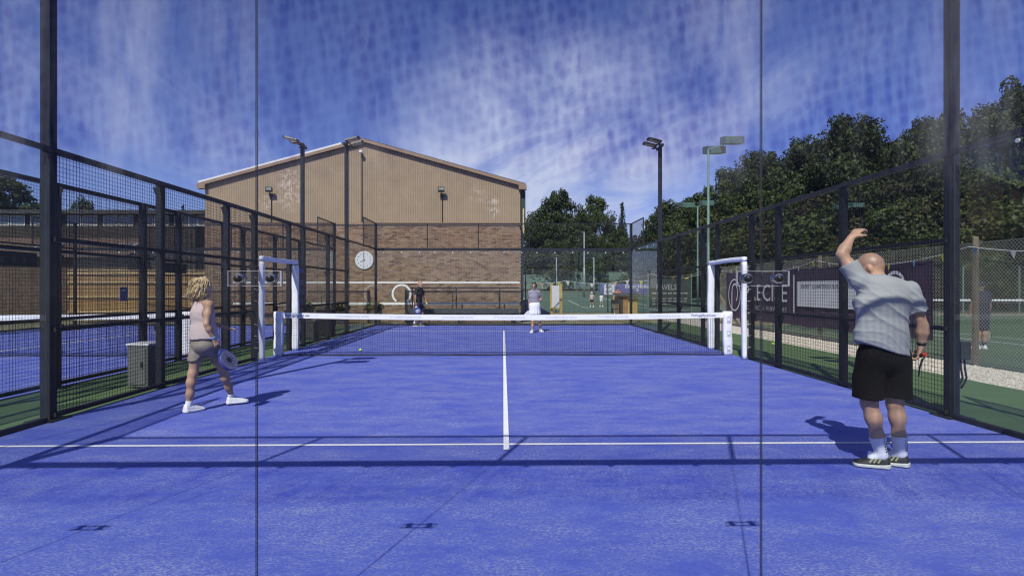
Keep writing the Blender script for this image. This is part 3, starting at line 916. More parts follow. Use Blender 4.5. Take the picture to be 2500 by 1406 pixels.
# gable cladding: trapezoid ribs
ze = 5.94; zp_ = 7.80; hw = (HX1 - HX0) / 2; HPX = (HX0 + HX1) / 2
def roofz(x): return zp_ - (zp_ - ze) * abs(x - HPX) / hw
b = MB(); v = []; f = []
x = HX0; prof = []
pitch = .0765
while x < HX1 - .001:
    for dx_, dp in ((0, 0), (.022, -.004), (.038, -.018), (.060, -.004)):
        if x + dx_ < HX1: prof.append((x + dx_, dp))
    x += pitch
prof.append((HX1, 0))
for x, dp in prof:
    v += [(x, HY + .02 + dp, HZB + .102), (x, HY + .02 + dp, roofz(x) - .03)]
for i in range(len(prof) - 1): f.append((2 * i, 2 * i + 2, 2 * i + 3, 2 * i + 1))
b.add(v, f); b.build('cladding', 'cladding', hall)
b = MB(); b.prism([(HX0, HZB), (HX1, HZB), (HX1, ze), (HPX, zp_), (HX0, ze)], HY + .07, HY + .3); b.build('gable_backing', 'trim_brown', hall)
rf = MB()
for s in (-1, 1):
    xe = HPX + s * (hw + .22); zed = roofz(xe) if False else ze - (zp_ - ze) * .22 / hw
    rf.add([(HPX, HY - .12, zp_), (xe, HY - .12, zed), (xe, HY + 26, zed), (HPX, HY + 26, zp_),
            (HPX, HY - .12, zp_ + .08), (xe, HY - .12, zed + .08), (xe, HY + 26, zed + .08), (HPX, HY + 26, zp_ + .08)],
           [(0, 1, 2, 3), (4, 5, 6, 7), (0, 1, 5, 4), (1, 2, 6, 5), (2, 3, 7, 6), (3, 0, 4, 7)])
roof = rf.build('roof', 'roof_felt', hall)
for s in (-1, 1):
    xe = HPX + s * (hw + .20); zed = ze - (zp_ - ze) * .20 / hw
    b = MB(); b.add([(HPX, HY - .16, zp_ - .08), (xe, HY - .16, zed - .08), (xe, HY - .16, zed + .05), (HPX, HY - .16, zp_ + .05),
                     (HPX, HY - .122, zp_ - .08), (xe, HY - .122, zed - .08), (xe, HY - .122, zed + .05), (HPX, HY - .122, zp_ + .05)],
                    [(0, 1, 2, 3), (7, 6, 5, 4), (0, 4, 5, 1), (1, 5, 6, 2), (2, 6, 7, 3), (3, 7, 4, 0)])
    b.build('verge_trim', 'trim_brown', roof)
    if s < 0:
        b = MB(); b.add([(HPX - .9, HY - .15, roofz(HPX - .9) + .052), (xe, HY - .15, zed + .052), (xe, HY + .1, zed + .052), (HPX - .9, HY + .1, roofz(HPX - .9) + .052),
                         (HPX - .9, HY - .15, roofz(HPX - .9) + .13), (xe, HY - .15, zed + .13), (xe, HY + .1, zed + .13), (HPX - .9, HY + .1, roofz(HPX - .9) + .13)],
                        [(0, 1, 2, 3), (7, 6, 5, 4), (0, 4, 5, 1), (1, 5, 6, 2), (2, 6, 7, 3), (3, 7, 4, 0)])
        b.build('white_capping', 'trim_white', roof)
    b = MB(); b.box(min(xe - s * .28, xe + s * .06), max(xe - s * .28, xe + s * .06), HY - .18, HY + .1, zed - .19, zed - .0); b.build('eaves_box', 'trim_brown', roof)
b = MB(); b.box(HX1 + .004, HX1 + .22, HY + .12, HY + .34, HZB, ze - .25); b.build('soffit', 'dark_green_paint', hall)
b = MB(); b.box(HX1 + .10, HX1 + .16, HY - .02, HY + .10, HZB - .35, ze - 1.05); b.build('corner_board', 'pale_board', hall)
b = MB(); b.box(HX1 + .004, HX1 + .13, HY - .06, HY + .06, 0.0, HZB - .36); b.tube([(HX1 + .07, HY, HZB - .36), (HX1 - .03, HY, HZB + .1)], .05, 8)
b.build('downpipe', 'black_metal', hall)
# painted practice lines, ring and fittings on the wall
for z, h in ((1.70, .065), (.79, .10)):
    b = MB(); b.box(HX0 + 1.2, HX1 - .03, HY - .009, HY - .005, z - h / 2, z + h / 2); b.build('painted_line', 'white_paint', hall)
def ring(cx, cz, r0, r1, a0, a1, n=48):
    b = MB(); v = []; f = []
    for i in range(n + 1):
        a = a0 + (a1 - a0) * i / n
        for rr, yy in ((r0, -.009), (r1, -.009), (r1, -.005), (r0, -.005)):
            v.append((cx + rr * math.cos(a), HY + yy, cz + rr * math.sin(a)))
    for i in range(n):
        for k in range(4): f.append((i * 4 + k, i * 4 + (k + 1) % 4, i * 4 + 4 + (k + 1) % 4, i * 4 + 4 + k))
    b.add(v, f); return b
ring(-4.40, 1.21, .345, .425, R(-55), R(235)).build('painted_ring', 'white_paint', hall)
# pale lime stains on the cladding
def wall_light(x, z, label, cable_to=HZB + .1, white=False):
    r = thing('wall_floodlight', label, 'wall light', (x, HY - .02, z), 'lights on the hall gable')
    y = HY - .03
    if white:
        b = MB(); b.sphere((x + .02, y - .16, z), .09, 14, 9, (1, 1, .9)); b.build('camera_dome', 'trim_white', r, smooth=True)
        b = MB(); b.box(x - .02, x + .02, y - .16, y, z + .03, z + .07); b.box(x, x + .05, y - .03, y, z - .22, z + .06); b.build('bracket', 'black_metal', r)
    else:
        b = MB(); b.add([(x - .14, y - .26, z - .02), (x + .14, y - .26, z - .02), (x + .14, y - .16, z - .06), (x - .14, y - .16, z - .06),
                         (x - .14, y - .26, z + .15), (x + .14, y - .26, z + .15), (x + .12, y - .12, z + .11), (x - .12, y - .12, z + .11)],
                        [(0, 3, 2, 1), (4, 5, 6, 7), (0, 1, 5, 4), (1, 2, 6, 5), (2, 3, 7, 6), (3, 0, 4, 7)]); o = b.build('lamp_head', 'black_metal', r)
        b = MB(); b.box(x - .11, x + .11, y - .266, y - .262, z + .01, z + .125); b.build('lens', 'lamp_glass_pale', o)
        b = MB(); b.box(x - .03, x + .03, y - .16, y, z - .15, z - .08); b.box(x - .05, x + .08, y - .05, y, z - .24, z - .13); b.build('bracket', 'black_metal', r)
    b = MB(); b.tube([(x + .02, y + .005, z - .2), (x + .02, y + .005, cable_to)], .018, 6); b.build('conduit', 'black', r)
wall_light(-6.12, 7.26, 'white security camera high under the gable peak of the hall', white=True)
wall_light(-9.98, 5.60, 'black floodlight on the left part of the brown gable')
wall_light(-2.67, 5.62, 'black floodlight on the right part of the brown gable')
# wall clock
ck = thing('wall_clock', 'large round white clock on the brick wall', 'clock', (-5.99, HY - .02, 2.65))
cx_, cz_, cr_ = -5.99, 2.66, .385
b = MB(); b.disc((cx_, HY - .011, cz_), cr_, (0, -1, 0), .05, 48); b.build('case', 'white_pad', ck)
b = MB(); b.disc((cx_, HY - .0612, cz_), cr_ - .02, (0, -1, 0), .003, 48); b.build('face', 'clock_face', ck)
for h_ in range(12):
    a = R(90 - 30 * (h_ + 1))
    text(str(h_ + 1), .105, facing_cam((cx_ + .285 * math.cos(a), HY - .0652, cz_ + .285 * math.sin(a))), 'print_black', ck, name='numeral')
b = MB(); b.bar((cx_ + .02, HY - .067, cz_ - .08), (cx_ - .028, HY - .067, cz_ + .27), .014, .004, (0, 1, 0)); b.build('minute_hand', 'black', ck)
b = MB(); b.bar((cx_ + .04, HY - .070, cz_ + .02), (cx_ - .165, HY - .070, cz_ - .075), .022, .004, (0, 1, 0)); b.build('hour_hand', 'black', ck)

# black steel bench with a back frame, planters at its end
r = thing('spectator_bench', 'black steel bench with a back frame against the brick wall', 'bench', (-1.6, 21.4, 0))
b = MB(); b.box(-4.05, .62, 21.15, 21.62, .42, .60); b.build('seat', 'dark_grey_box', r)
b = MB(); b.box(-3.95, .62, 21.66, 21.71, 1.44, 1.49); b.build('top_rail', 'black_metal', r)
for x in (-3.85, -2.0, -0.17):
    b = MB(); b.box(x - .025, x + .025, 21.66, 21.71, .60, 1.44); b.build('upright', 'black_metal', r)
b = MB(); b.box(-4.02, -3.74, 21.2, 21.6, 0, .42); b.build('leg', 'black_metal', r)
b = MB(); b.box(-1.9, -1.82, 21.2, 21.6, 0, .42); b.build('leg', 'black_metal', r)
b = MB(); b.box(.3, .5, 21.2, 21.6, 0, .42); b.build('leg', 'black_metal', r)
b = MB(); b.bar((-3.7, 21.68, 1.44), (-3.35, 21.2, .62), .05); b.build('brace', 'black_metal', r)
def planter(x, y, label, flower):
    r = thing('planter', label, 'planter', (x, y, 0), 'planters beyond the far wall')
    b = MB(); b.add([(x - .2, y - .2, 0), (x + .2, y - .2, 0), (x + .2, y + .2, 0), (x - .2, y + .2, 0), (x - .26, y - .26, .5), (x + .26, y - .26, .5), (x + .26, y + .26, .5), (x - .26, y + .26, .5)],
                    [(0, 3, 2, 1), (4, 5, 6, 7), (0, 1, 5, 4), (1, 2, 6, 5), (2, 3, 7, 6), (3, 0, 4, 7)]); b.build('pot', 'dark_grey_box', r)
    n = 900; d = nrg.normal(size=(n, 3)); d /= np.linalg.norm(d, axis=1)[:, None]
    c = np.array([x, y, .66]) + d * nrg.uniform(.5, 1, (n, 1)) * np.array([.42, .36, .24])
    V, F = quads(c, d, nrg.uniform(.03, .06, n)); raw_mesh('foliage', V, F, 'leaf_mid', r, smooth=False, kind='stuff')
    for k in range(5):
        a = rng.uniform(0, 6.28); q = rng.uniform(.1, .38)
        b = MB(); b.sphere((x + q * math.cos(a), y - .2 - rng.uniform(0, .12), .70 + rng.uniform(-.1, .16)), .03, 8, 6); b.build('flower', flower, r, smooth=True)
def quads(c, nrm, size, rg=nrg):
    """leaf diamonds at c facing nrm (roughly)"""
    n = len(c)
    nn = nrm + rg.normal(size=(n, 3)) * .75
    nn /= np.linalg.norm(nn, axis=1)[:, None] + 1e-9
    t = rg.normal(size=(n, 3)); t -= nn * np.sum(t * nn, 1)[:, None]; t /= np.linalg.norm(t, axis=1)[:, None] + 1e-9
    u = np.cross(nn, t); s = size[:, None]
    V = np.stack([c - t * s, c - u * s * .55 + nn * s * .12, c + t * s, c + u * s * .55 + nn * s * .12], 1).reshape(-1, 3)
    return V, np.arange(4 * n).reshape(-1, 4)
planter(-5.35, 21.3, 'grey planter with green shrub and yellow flowers right of the left corner post', 'flag_yellow')
planter(-6.75, 21.3, 'grey planter with green shrub at the gap between the two courts', 'flag_pink')
planter(-8.2, 21.3, 'grey planter with shrub behind the second court end wall', 'flag_yellow')

# ------------------------------------------------------------------ left background: timber fence, clubhouse, roofs
tf = thing('timber_fence', 'golden close boarded timber fence behind the second court', 'fence', (-15.8, 22.6, 0))
me = None
xa, xb = -18.7, -12.85
n = 52
pb = MB(); pb.box(-.054, .054, -.009, .009, 0, 2.12)
pme = bpy.data.meshes.new('plank'); pme.from_pydata(pb.v, [], pb.f); pme.materials.append(M['timber']); pme.update()
for i in range(n):
    t = (i + .5) / n; x = xa + (xb - xa) * t; y = 22.45 + .5 * t
    o = bpy.data.objects.new('plank', pme); COL.objects.link(o); o.parent = tf
    o.location = (x + 15.8, y - 22.6 + rng.uniform(-.006, .006), .08 + rng.uniform(-.015, .012)); o.rotation_euler = (0, R(rng.uniform(-.4, .4)), R(5))
for z in (.45, 1.08, 1.72, 2.10):
    b = MB(); b.bar((xa, 22.39, z), (xb, 22.89, z), .05, .075); b.build('rail', 'timber_rail', tf)
for t in (0.02, .33, .66, .985):
    b = MB(); x = xa + (xb - xa) * t; b.box(x - .05, x + .05, 22.53 + .5 * t, 22.63 + .5 * t, 0, 2.28); b.build('post', 'grey_wood', tf)
b = MB(); b.bar((xa, 22.45, 2.24), (xb, 22.95, 2.24), .09, .03); b.build('cap_rail', 'timber_rail', tf)

cl = thing('clubhouse', 'long dark clubhouse with a row of upper windows under a flat roof', 'building', (-23, 30, 0))
b = MB(); b.box(-31, -16.6, 30.0, 36.0, 0, 4.93); b.build('wall', 'dark_wall', cl)
b = MB(); b.box(-31, -16.6, 30.06, 36.0, 4.93, 5.58); b.build('upper_wall', 'roof_felt', cl)
b = MB(); b.box(-31.3, -16.3, 29.6, 36.3, 5.58, 5.80); b.build('roof', 'roof_felt', cl)
k = 0
x = -28.6
while x < -18.4:
    w = rng.choice([.78, .82, .86]); 
    b = MB(); b.box(x, x + w, 30.0, 30.045, 4.96, 5.54); o = b.build('window', 'window_frame', cl)
    b = MB(); b.box(x + .05, x + w - .05, 29.985, 29.998, 5.02, 5.49); b.build('pane', 'window_glass', o)
    x += w + (.06 if k % 2 == 0 else .30); k += 1
b = MB(); b.box(-17.75, -16.75, 29.97, 30.045, 4.96, 5.54); o = b.build('window', 'trim_white', cl)
b = MB(); b.box(-17.68, -17.28, 29.955, 29.968, 5.02, 5.48); b.box(-17.20, -16.82, 29.955, 29.968, 5.02, 5.48); b.build('pane', 'window_glass', o)
b = MB(); b.box(-18.32, -18.02, 29.95, 30.04, 4.4, 5.56); b.build('pier', 'orange_brick', cl)
for i, x in enumerate((-17.1, -16.65, -16.2)):
    r = thing('white_column', ['leftmost', 'middle', 'rightmost'][i] + ' of three slim white posts by the clubhouse end', 'column', (x, 28.3, 0), 'slim white posts')
    b = MB(); b.tube([(x, 28.3, 0), (x, 28.3, 4.62 - .25 * (i == 0))], .055, 10); b.build('shaft', 'trim_white', r, smooth=True)
    b = MB(); b.box(x - .09, x + .09, 28.21, 28.39, 0, .04); b.build('foot', 'trim_white', r)
lo = thing('low_building', 'low brown tiled building with skylights in front of the clubhouse', 'building', (-23, 26, 0))
b = MB(); b.box(-30, -18.4, 25.8, 29.4, 0, 3.0); b.build('wall', 'brown_brick_far', lo)
b = MB(); b.add([(-30.3, 25.4, 2.95), (-18.2, 25.4, 2.95), (-18.2, 28.6, 4.05), (-30.3, 28.6, 4.05), (-30.3, 25.4, 3.03), (-18.2, 25.4, 3.03), (-18.2, 28.6, 4.13), (-30.3, 28.6, 4.13)],
                [(0, 3, 2, 1), (4, 5, 6, 7), (0, 1, 5, 4), (1, 2, 6, 5), (2, 3, 7, 6), (3, 0, 4, 7)]); ro = b.build('roof', 'tile_roof', lo)
for j in range(9):
    y = 25.42 + j * .355; z = 3.035 + (y - 25.4) * .34375
    b = MB(); b.add([(-30.3, y, z + .02), (-18.2, y, z + .02), (-18.2, y + .36, z + .125), (-30.3, y + .36, z + .125), (-30.3, y, z - .01), (-18.2, y, z - .01)],
                    [(0, 1, 2, 3), (4, 5, 1, 0)]); b.build('tile_course', 'tile_roof', ro)
for x in (-19.55, -23.3, -26.9):
    def sl(x, y, d): return (x, y, 3.05 + (y - 25.4) * .34375 + d)
    b = MB(); b.add([sl(x, 26.0, .05), sl(x + .95, 26.0, .05), sl(x + .95, 27.0, .05), sl(x, 27.0, .05), sl(x, 26.0, .14), sl(x + .95, 26.0, .14), sl(x + .95, 27.0, .14), sl(x, 27.0, .14)],
                    [(0, 3, 2, 1), (4, 5, 6, 7), (0, 1, 5, 4), (1, 2, 6, 5), (2, 3, 7, 6), (3, 0, 4, 7)]); o = b.build('skylight', 'window_frame', ro)
    b = MB(); b.add([sl(x + .06, 26.06, .145), sl(x + .89, 26.06, .145), sl(x + .89, 26.94, .145), sl(x + .06, 26.94, .145)], [(0, 1, 2, 3)]); b.build('pane', 'window_glass', o)
ex = thing('dark_extension', 'dark clad extension block between the low roof and the white posts', 'building', (-17.4, 27, 0))
b = MB(); b.box(-18.35, -15.8, 27.0, 27.9, 0, 4.55); b.build('wall', 'dark_wall', ex)
b = MB(); b.box(-18.4, -15.75, 26.95, 27.95, 4.55, 4.64); b.build('roof', 'roof_felt', ex)
for i in range(12):
    x = -18.25 + i * .21
    b = MB(); b.box(x, x + .19, 26.97, 26.998, .1, 4.5); b.build('board', 'dark_wall', ex)

# cabinets and bins between the courts
def cabinet(x, y, w, d, h, m, label, lid=None):
    r = thing('metal_cabinet', label, 'cabinet', (x, y, 0))
    b = MB(); b.box(x - w / 2, x + w / 2, y - d / 2, y + d / 2, .02, h); b.build('body', m, r, bevel=.008)
    b = MB(); b.box(x - w / 2 - .015, x + w / 2 + .015, y - d / 2 - .015, y + d / 2 + .015, h + .001, h + .035); b.build('lid', lid or m, r, bevel=.006)
    b = MB(); b.box(x - w / 2 + .03, x + w / 2 - .03, y - d / 2 - .012, y - d / 2 - .002, .06, h - .04); o = b.build('door', m, r)
    b = MB(); b.box(x + w / 2 - .09, x + w / 2 - .07, y - d / 2 - .03, y - d / 2 - .013, h * .5, h * .62); b.build('handle', 'black_metal', o)
cabinet(-5.36, 6.28, .30, .34, .62, 'cabinet_grey', 'light grey metal cabinet beyond the left fence beside the walking woman', 'bolt')
cabinet(-5.55, 14.0, .42, .40, .50, 'dark_grey_box', 'dark grey cabinet beyond the left fence behind the net')
cabinet(-5.45, 15.2, .46, .42, .78, 'black', 'black bin beyond the left fence at the far pole')
# scoreboard on the left fence
sb = thing('scoreboard', 'black flip scoreboard with white digits on the left fence by the door frame', 'scoreboard', (-4.93, 11.8, 1.1))
b = MB(); b.box(-4.965, -4.945, 11.32, 12.0, .98, 2.02); b.build('board', 'black', sb)
text('PADEL', .13, facing_right((-4.942, 11.66, 1.88)), 'flag_blue', sb, bold=.003)
for i, dg_ in enumerate(('2 1', '1 1', '2 1')):
    b = MB(); z = 1.60 - .235 * i; b.box(-4.944, -4.940, 11.42, 11.90, z - .085, z + .085); o = b.build('digit_card', 'dark_grey_box', sb)
    text(dg_, .15, facing_right((-4.938, 11.66, z)), 'print_grey', o)
# small name plates hung under the rails of the second court
for (x, y, lab) in ((-6.58, 5.35, 'dark name plate under the second court rail, nearer of the two'), (-6.58, 9.1, 'dark name plate under the second court rail, farther one by the woman')):
    r = thing('name_plate', lab, 'sign', (x, y, 1.8))
    b = MB(); b.box(x + .03, x + .045, y - .42, y + .42, 1.76, 1.95); b.build('plate', 'black', r)
    for i in range(8):
        b = MB(); yy = y - .34 + .09 * i; b.box(x + .046, x + .048, yy, yy + (.05 if i % 3 else .03), 1.80, 1.88 + .02 * (i % 2)); b.build('mark', 'print_black' if i % 2 else 'dark_grey_box', r)
r = thing('notice', 'small blue notice hung on the second court fence left of the walking woman', 'notice', (-6.58, 7.45, 1.2))
b = MB(); b.box(-6.585, -6.575, 7.55, 7.74, 1.24, 1.48); b.build('sheet', 'blue_banner', r)
b = MB(); b.box(-6.574, -6.572, 7.58, 7.70, 1.41, 1.44); b.build('print', 'flag_white', r)

# ------------------------------------------------------------------ right side: chain link fence, banners, bunting
FX = 8.92
cf_ = thing('chain_link_fence', 'chain link fence with wooden posts beyond the gravel path', 'fence', (FX, 13, 0))
y0, y1, zt = 2.4, 21.9, 2.32
b = MB(); st = .072; d = .0044
k = y0 - zt
lines = 0
while k < y1:
    for sgn in (1, -1):
        a = [k, 0.02] if sgn > 0 else [k, zt]
        c = [k + zt - .02, zt] if sgn > 0 else [k + zt - .02, .02]
        (ya, za), (yb, zb) = a, c
        if ya < y0:
            t = (y0 - ya) / (yb - ya); za = za + (zb - za) * t; ya = y0
        if yb > y1:
            t = (y1 - ya) / (yb - ya); zb = za + (zb - za) * t; yb = y1
        b.bar((FX - .03 + sgn * .002, ya, za), (FX - .03 + sgn * .002, yb, zb), d, d, caps=False)
    k += st
stuff(b.build('chain_link', 'galv_wire', cf_))
for z in (.05, 1.2, 2.31):
    b = MB(); b.tube([(FX - .03, y0, z), (FX - .03, y1, z)], .004, 5); b.build('line_wire', 'galv_wire', cf_)
for y in (3.1, 8.4, 13.7, 19.0, 21.9):
    b = MB(); b.tube([(FX + .035, y, 0), (FX + .035, y, 2.42), (FX + .035, y, 2.44)], [.055, .052, .03], 10); b.build('post', 'grey_wood', cf_)
b = MB(); b.bar((FX + .04, 21.9, 1.6), (FX + .5, 20.4, 0.0), .07); b.build('brace', 'yellow_wood', cf_)

bn = thing('advert_banner', 'long dark purple advertising banner reading PRECISE on the chain link fence', 'banner', (FX - .06, 14.7, .3))
n = 60; v = []; f = []
for i in range(n + 1):
    y = 9.35 + 10.85 * i / n
    dz_ = .03 * math.sin(i * .9) * math.sin(i * .31); dxx = .018 * math.sin(i * 1.3) + .01 * math.sin(i * 3.1)
    sag = -.05 * math.sin(math.pi * ((i / 15.0) % 1))
    v += [(FX - .055 + dxx * .3, y, 2.04 + sag * .5 - .08 * i / n + .1 * i / n), (FX - .055 + dxx, y, 1.2), (FX - .055 + dxx * .7, y, .38 - .10 * i / n + dz_)]
for i in range(n): 
    for j in range(2): f.append((3 * i + j, 3 * i + j + 1, 3 * i + j + 4, 3 * i + j + 3))
b = MB(); b.add(v, f); o = b.build('sheet', 'purple_banner', bn)
sm = o.modifiers.new('thick', 'SOLIDIFY'); sm.thickness = .004; sm.offset = 0
X_ = FX - .088
text('PRECISE', .80, facing_left((X_, 16.90, 1.27)), 'banner_white', bn, squash=1.13)
text('COMMERCIAL SURVEYORS', .24, facing_left((X_, 16.90, .76)), 'banner_grey', bn, squash=1.08)
b = MB(); b.box(X_ - .002, X_, 14.86, 14.93, .62, 1.86); b.build('divider', 'banner_white', bn)
b = MB(); b.box(X_ - .002, X_, 10.6, 14.72, .92, 1.66); b.build('white_panel', 'banner_white', bn)
text('EXPERT CHARTERED SURVEYORS AND VALUERS', .17, facing_left((X_ - .004, 12.68, 1.50)), 'print_black', bn, squash=.98)
text('- - - - - - - - - - - - - - - - - - - - - -', .12, facing_left((X_ - .002, 12.68, .80)), 'banner_grey', bn)
def ringx(y, z, ry, rz, w, a0=0, a1=360):
    b = MB(); n = 40; v = []; f = []
    for i in range(n + 1):
        a = R(a0 + (a1 - a0) * i / n)
        for q in (1, 1 + w):
            v.append((X_ - .001, y - ry * q * math.cos(a), z + rz * q * math.sin(a)))
    for i in range(n): f.append((2 * i, 2 * i + 1, 2 * i + 3, 2 * i + 2))
    b.add(v, f); return b
ringx(19.35, 1.20, .52, .56, .10).build('logo_ring', 'banner_white', bn)
ringx(19.32, 1.28, .24, .30, .22, -60, 175).build('logo_stroke', 'banner_white', bn)
b = MB(); b.box(X_ - .002, X_, 19.55, 19.62, .60, 1.32); b.build('logo_stroke', 'banner_white', bn)
ringx(10.45, 1.58, .24, .20, .35, 10, 150).build('logo_arc', 'banner_white', bn)

# bunting
def bunting(name_label, pts, nfl, size, seed):
    r = thing('bunting', name_label, 'bunting', tuple(pts[0]))
    rr = random.Random(seed)
    dense = []
    for a, c in zip(pts, pts[1:]):
        a = Vector(a); c = Vector(c)
        for i in range(12):
            t = i / 12; q = a.lerp(c, t); q.z -= .28 * 4 * t * (1 - t) * min(1.0, (c - a).length / 6); dense.append(q)
    dense.append(Vector(pts[-1]))
    b = MB(); b.tube(dense, .006 if size < .2 else .012, 5); b.build('string', 'cord_white', r)
    m = len(dense)
    cols = ['flag_yellow', 'flag_white', 'flag_white', 'flag_blue', 'flag_blue', 'flag_yellow', 'flag_pink']
    for i in range(nfl):
        u = (i + .5) / nfl * (m - 1); j = int(u); q = dense[j].lerp(dense[j + 1], u - j); d = (dense[j + 1] - dense[j]).normalized()
        h = size * 1.25; tw = Vector((rr.uniform(-.2, .2), rr.uniform(-.2, .2), 0)) * size
        b = MB(); p0 = q - d * size / 2; p1 = q + d * size / 2; p2 = q + Vector((0, 0, -h)) + tw
        th = Vector((0, 0, 0)) + d.cross(Vector((0, 0, 1))).normalized() * .003
        b.add([p0, p1, p2, p0 + th, p1 + th, p2 + th], [(0, 1, 2), (5, 4, 3), (0, 3, 4, 1), (1, 4, 5, 2), (2, 5, 3, 0)])
        b.build('flag', cols[(i * 3 + rr.randrange(2)) % 7], r)
bunting('coloured bunting flags strung along the chain link fence top', [(FX - .09, 3.1, 2.27), (FX - .09, 8.4, 2.25), (FX - .09, 13.7, 2.25), (FX - .09, 19.0, 2.25), (FX - .09, 21.9, 2.3), (7.6, 27.0, 2.2), (7.2, 33.0, 2.6)], 40, .115, 3)
bunting('far bunting string with yellow white and blue flags over the green courts', [(1.2, 36, 1.90), (4.2, 36, 1.95), (8.6, 36.5, 2.0), (13.0, 33, 2.5)], 16, .26, 5)

# tall mesh fence and windbreak of the far courts
r = thing('court_fence', 'dark post and wire fence at the near edge of the far green courts', 'fence', (6, 31.4, 0))
for x in (1.3, 3.1, 6.2, 9.3, 12.4):
    b = MB(); b.tube([(x, 31.4, 0), (x, 31.4, 2.5)], .035, 8); b.build('post', 'black_metal', r)
b = MB()
for z in (.05, 1.25, 2.48): b.bar((1.3, 31.4, z), (12.4, 31.4, z), .012, .012)
x = 1.3
while x < 12.4:
    b.bar((x, 31.4, .05), (x, 31.4, 2.48), .003, .003, caps=False); x += .075
z = .1
while z < 2.5:
    b.bar((1.3, 31.4, z), (12.4, 31.4, z), .003, .003, caps=False); z += .075
stuff(b.build('wire_mesh', 'dark_green_paint', r))
r = thing('windbreak_fence', 'pale green windbreak fence at the back of the far courts', 'fence', (8, 74.5, gz(74.5)))
zz0 = gz(74.5)
for i in range(14):
    x = -2 + i * 3.0
    b = MB(); b.tube([(x, 74.6, zz0), (x, 74.6, zz0 + 2.9)], .05, 8); b.build('post', 'green_pole', r)
    if i < 13:
        b = MB(); b.box(x + .06, x + 2.94, 74.56, 74.60, zz0 + .25, zz0 + (2.55 if i > 2 else 2.2)); b.build('screen', 'windbreak', r)
bb = thing('advert_banner', 'blue advertising banner with white BK&K square behind the far courts', 'banner', (13, 58, .8))
yb = 57.6; zb = gz(57.6)
b = MB(); b.box(10.2, 17.4, yb, yb + .02, zb + .25, zb + 1.42); b.build('sheet', 'blue_banner', bb)
b = MB(); b.box(10.65, 11.75, yb - .012, yb - .002, zb + .30, zb + 1.38); sq = b.build('white_square', 'banner_white', bb)
text('BK', .62, facing_cam((11.2, yb - .016, zb + 1.09)), 'print_black', sq, bold=.004)
text('&K', .62, facing_cam((11.2, yb - .016, zb + .58)), 'print_black', sq, bold=.004)
text('Bloor Homes', .52, facing_cam((14.3, yb - .006, zb + 1.12)), 'banner_white', bb, bold=.006)
text('&', .5, facing_cam((14.2, yb - .006, zb + .75)), 'banner_white', bb)
text('01384', .36, facing_cam((13.2, yb - .006, zb + .44)), 'banner_white', bb) if False else None
for x in (10.1, 13.8, 17.5):
    b = MB(); b.tube([(x, yb + .07, zb - .02), (x, yb + .07, zb + 1.6)], .04, 8); b.build('post', 'green_pole', bb)
gb = thing('advert_banner', 'dark green banner with pale RAVELS lettering behind the right fence', 'banner', (9.4, 31, .3))
b = MB(); b.box(8.55, 11.0, 30.9, 30.92, .30, 2.0); b.build('sheet', 'green_banner', gb)
text('RAVELS', .46, facing_cam((9.55, 30.89, 1.50)), 'banner_grey', gb, bold=.002, squash=.8)
for i, z in enumerate((1.12, .82, .66, .5)):
    for k in range(7):
        b = MB(); x = 8.7 + k * .31 + rng.uniform(0, .03); b.box(x, x + rng.uniform(.16, .26), 30.894, 30.898, z, z + (.07 if i == 0 else .05)); b.build('print', 'banner_grey', gb)
for x in (8.5, 11.05):
    b = MB(); b.tube([(x, 30.98, 0), (x, 30.98, 2.3)], .035, 8); b.build('post', 'green_pole', gb)

# timber notice stand beyond the far wall
ns = thing('notice_stand', 'yellow timber notice stand with a white board behind the far glass', 'notice stand', (2.3, 22.8, 0))
for i, (x, y) in enumerate(((2.12, 23.0), (2.50, 22.6))):
    b = MB(); b.box(x - .06, x + .06, y - .05, y + .05, 0, 1.63); b.build('post', 'yellow_wood', ns)
    b = MB(); b.box(x - .075, x + .075, y - .065, y + .065, 1.631, 1.665); b.build('cap', 'yellow_wood', ns)
b = MB(); b.bar((2.10, 23.02, 1.08), (2.52, 22.58, 1.08), .03, .98); b.build('board', 'banner_white', ns)
b = MB(); b.bar((2.10, 22.97, .55), (2.48, 22.55, .55), .06, .05); b.build('rail', 'yellow_wood', ns)
# little wooden kiosk, chair
kk = thing('wooden_kiosk', 'small orange brown wooden kiosk with a dark sloping roof beyond the far right corner', 'kiosk', (6.2, 26.6, 0))
b = MB(); b.box(5.75, 6.25, 26.2, 27.0, .05, 1.05); b.build('cupboard', 'orange_brick', kk)
b = MB(); b.box(6.26, 6.75, 26.3, 27.0, .05, 1.0); b.build('side_box', 'yellow_wood', kk)
b = MB(); b.box(5.78, 6.0, 26.18, 26.198, .1, 1.0); b.build('door', 'dark_wall', kk)
b = MB(); b.add([(5.65, 26.05, 1.06), (6.85, 26.05, 1.06), (6.85, 27.1, 1.16), (5.65, 27.1, 1.16), (5.65, 26.05, 1.12), (6.85, 26.05, 1.12), (6.85, 27.1, 1.22), (5.65, 27.1, 1.22)],
                [(0, 3, 2, 1), (4, 5, 6, 7), (0, 1, 5, 4), (1, 2, 6, 5), (2, 3, 7, 6), (3, 0, 4, 7)]); b.build('roof', 'roof_felt', kk)
ch = thing('folding_chair', 'black folding chair standing in front of the wooden kiosk', 'chair', (5.4, 25.2, 0))
for x in (5.3, 5.68):
    b = MB(); b.bar((x, 25.45, 0.0), (x - .12, 25.0, .92), .04); b.build('leg', 'black', ch)
    b = MB(); b.bar((x, 24.95, 0.0), (x, 25.42, .50), .035); b.build('leg', 'black', ch)
b = MB(); b.box(5.24, 5.66, 25.06, 25.46, .43, .46); b.build('seat', 'black', ch)
b = MB(); b.bar((5.2, 25.02, .80), (5.58, 25.02, .80), .02, .2); b.build('backrest', 'black', ch)

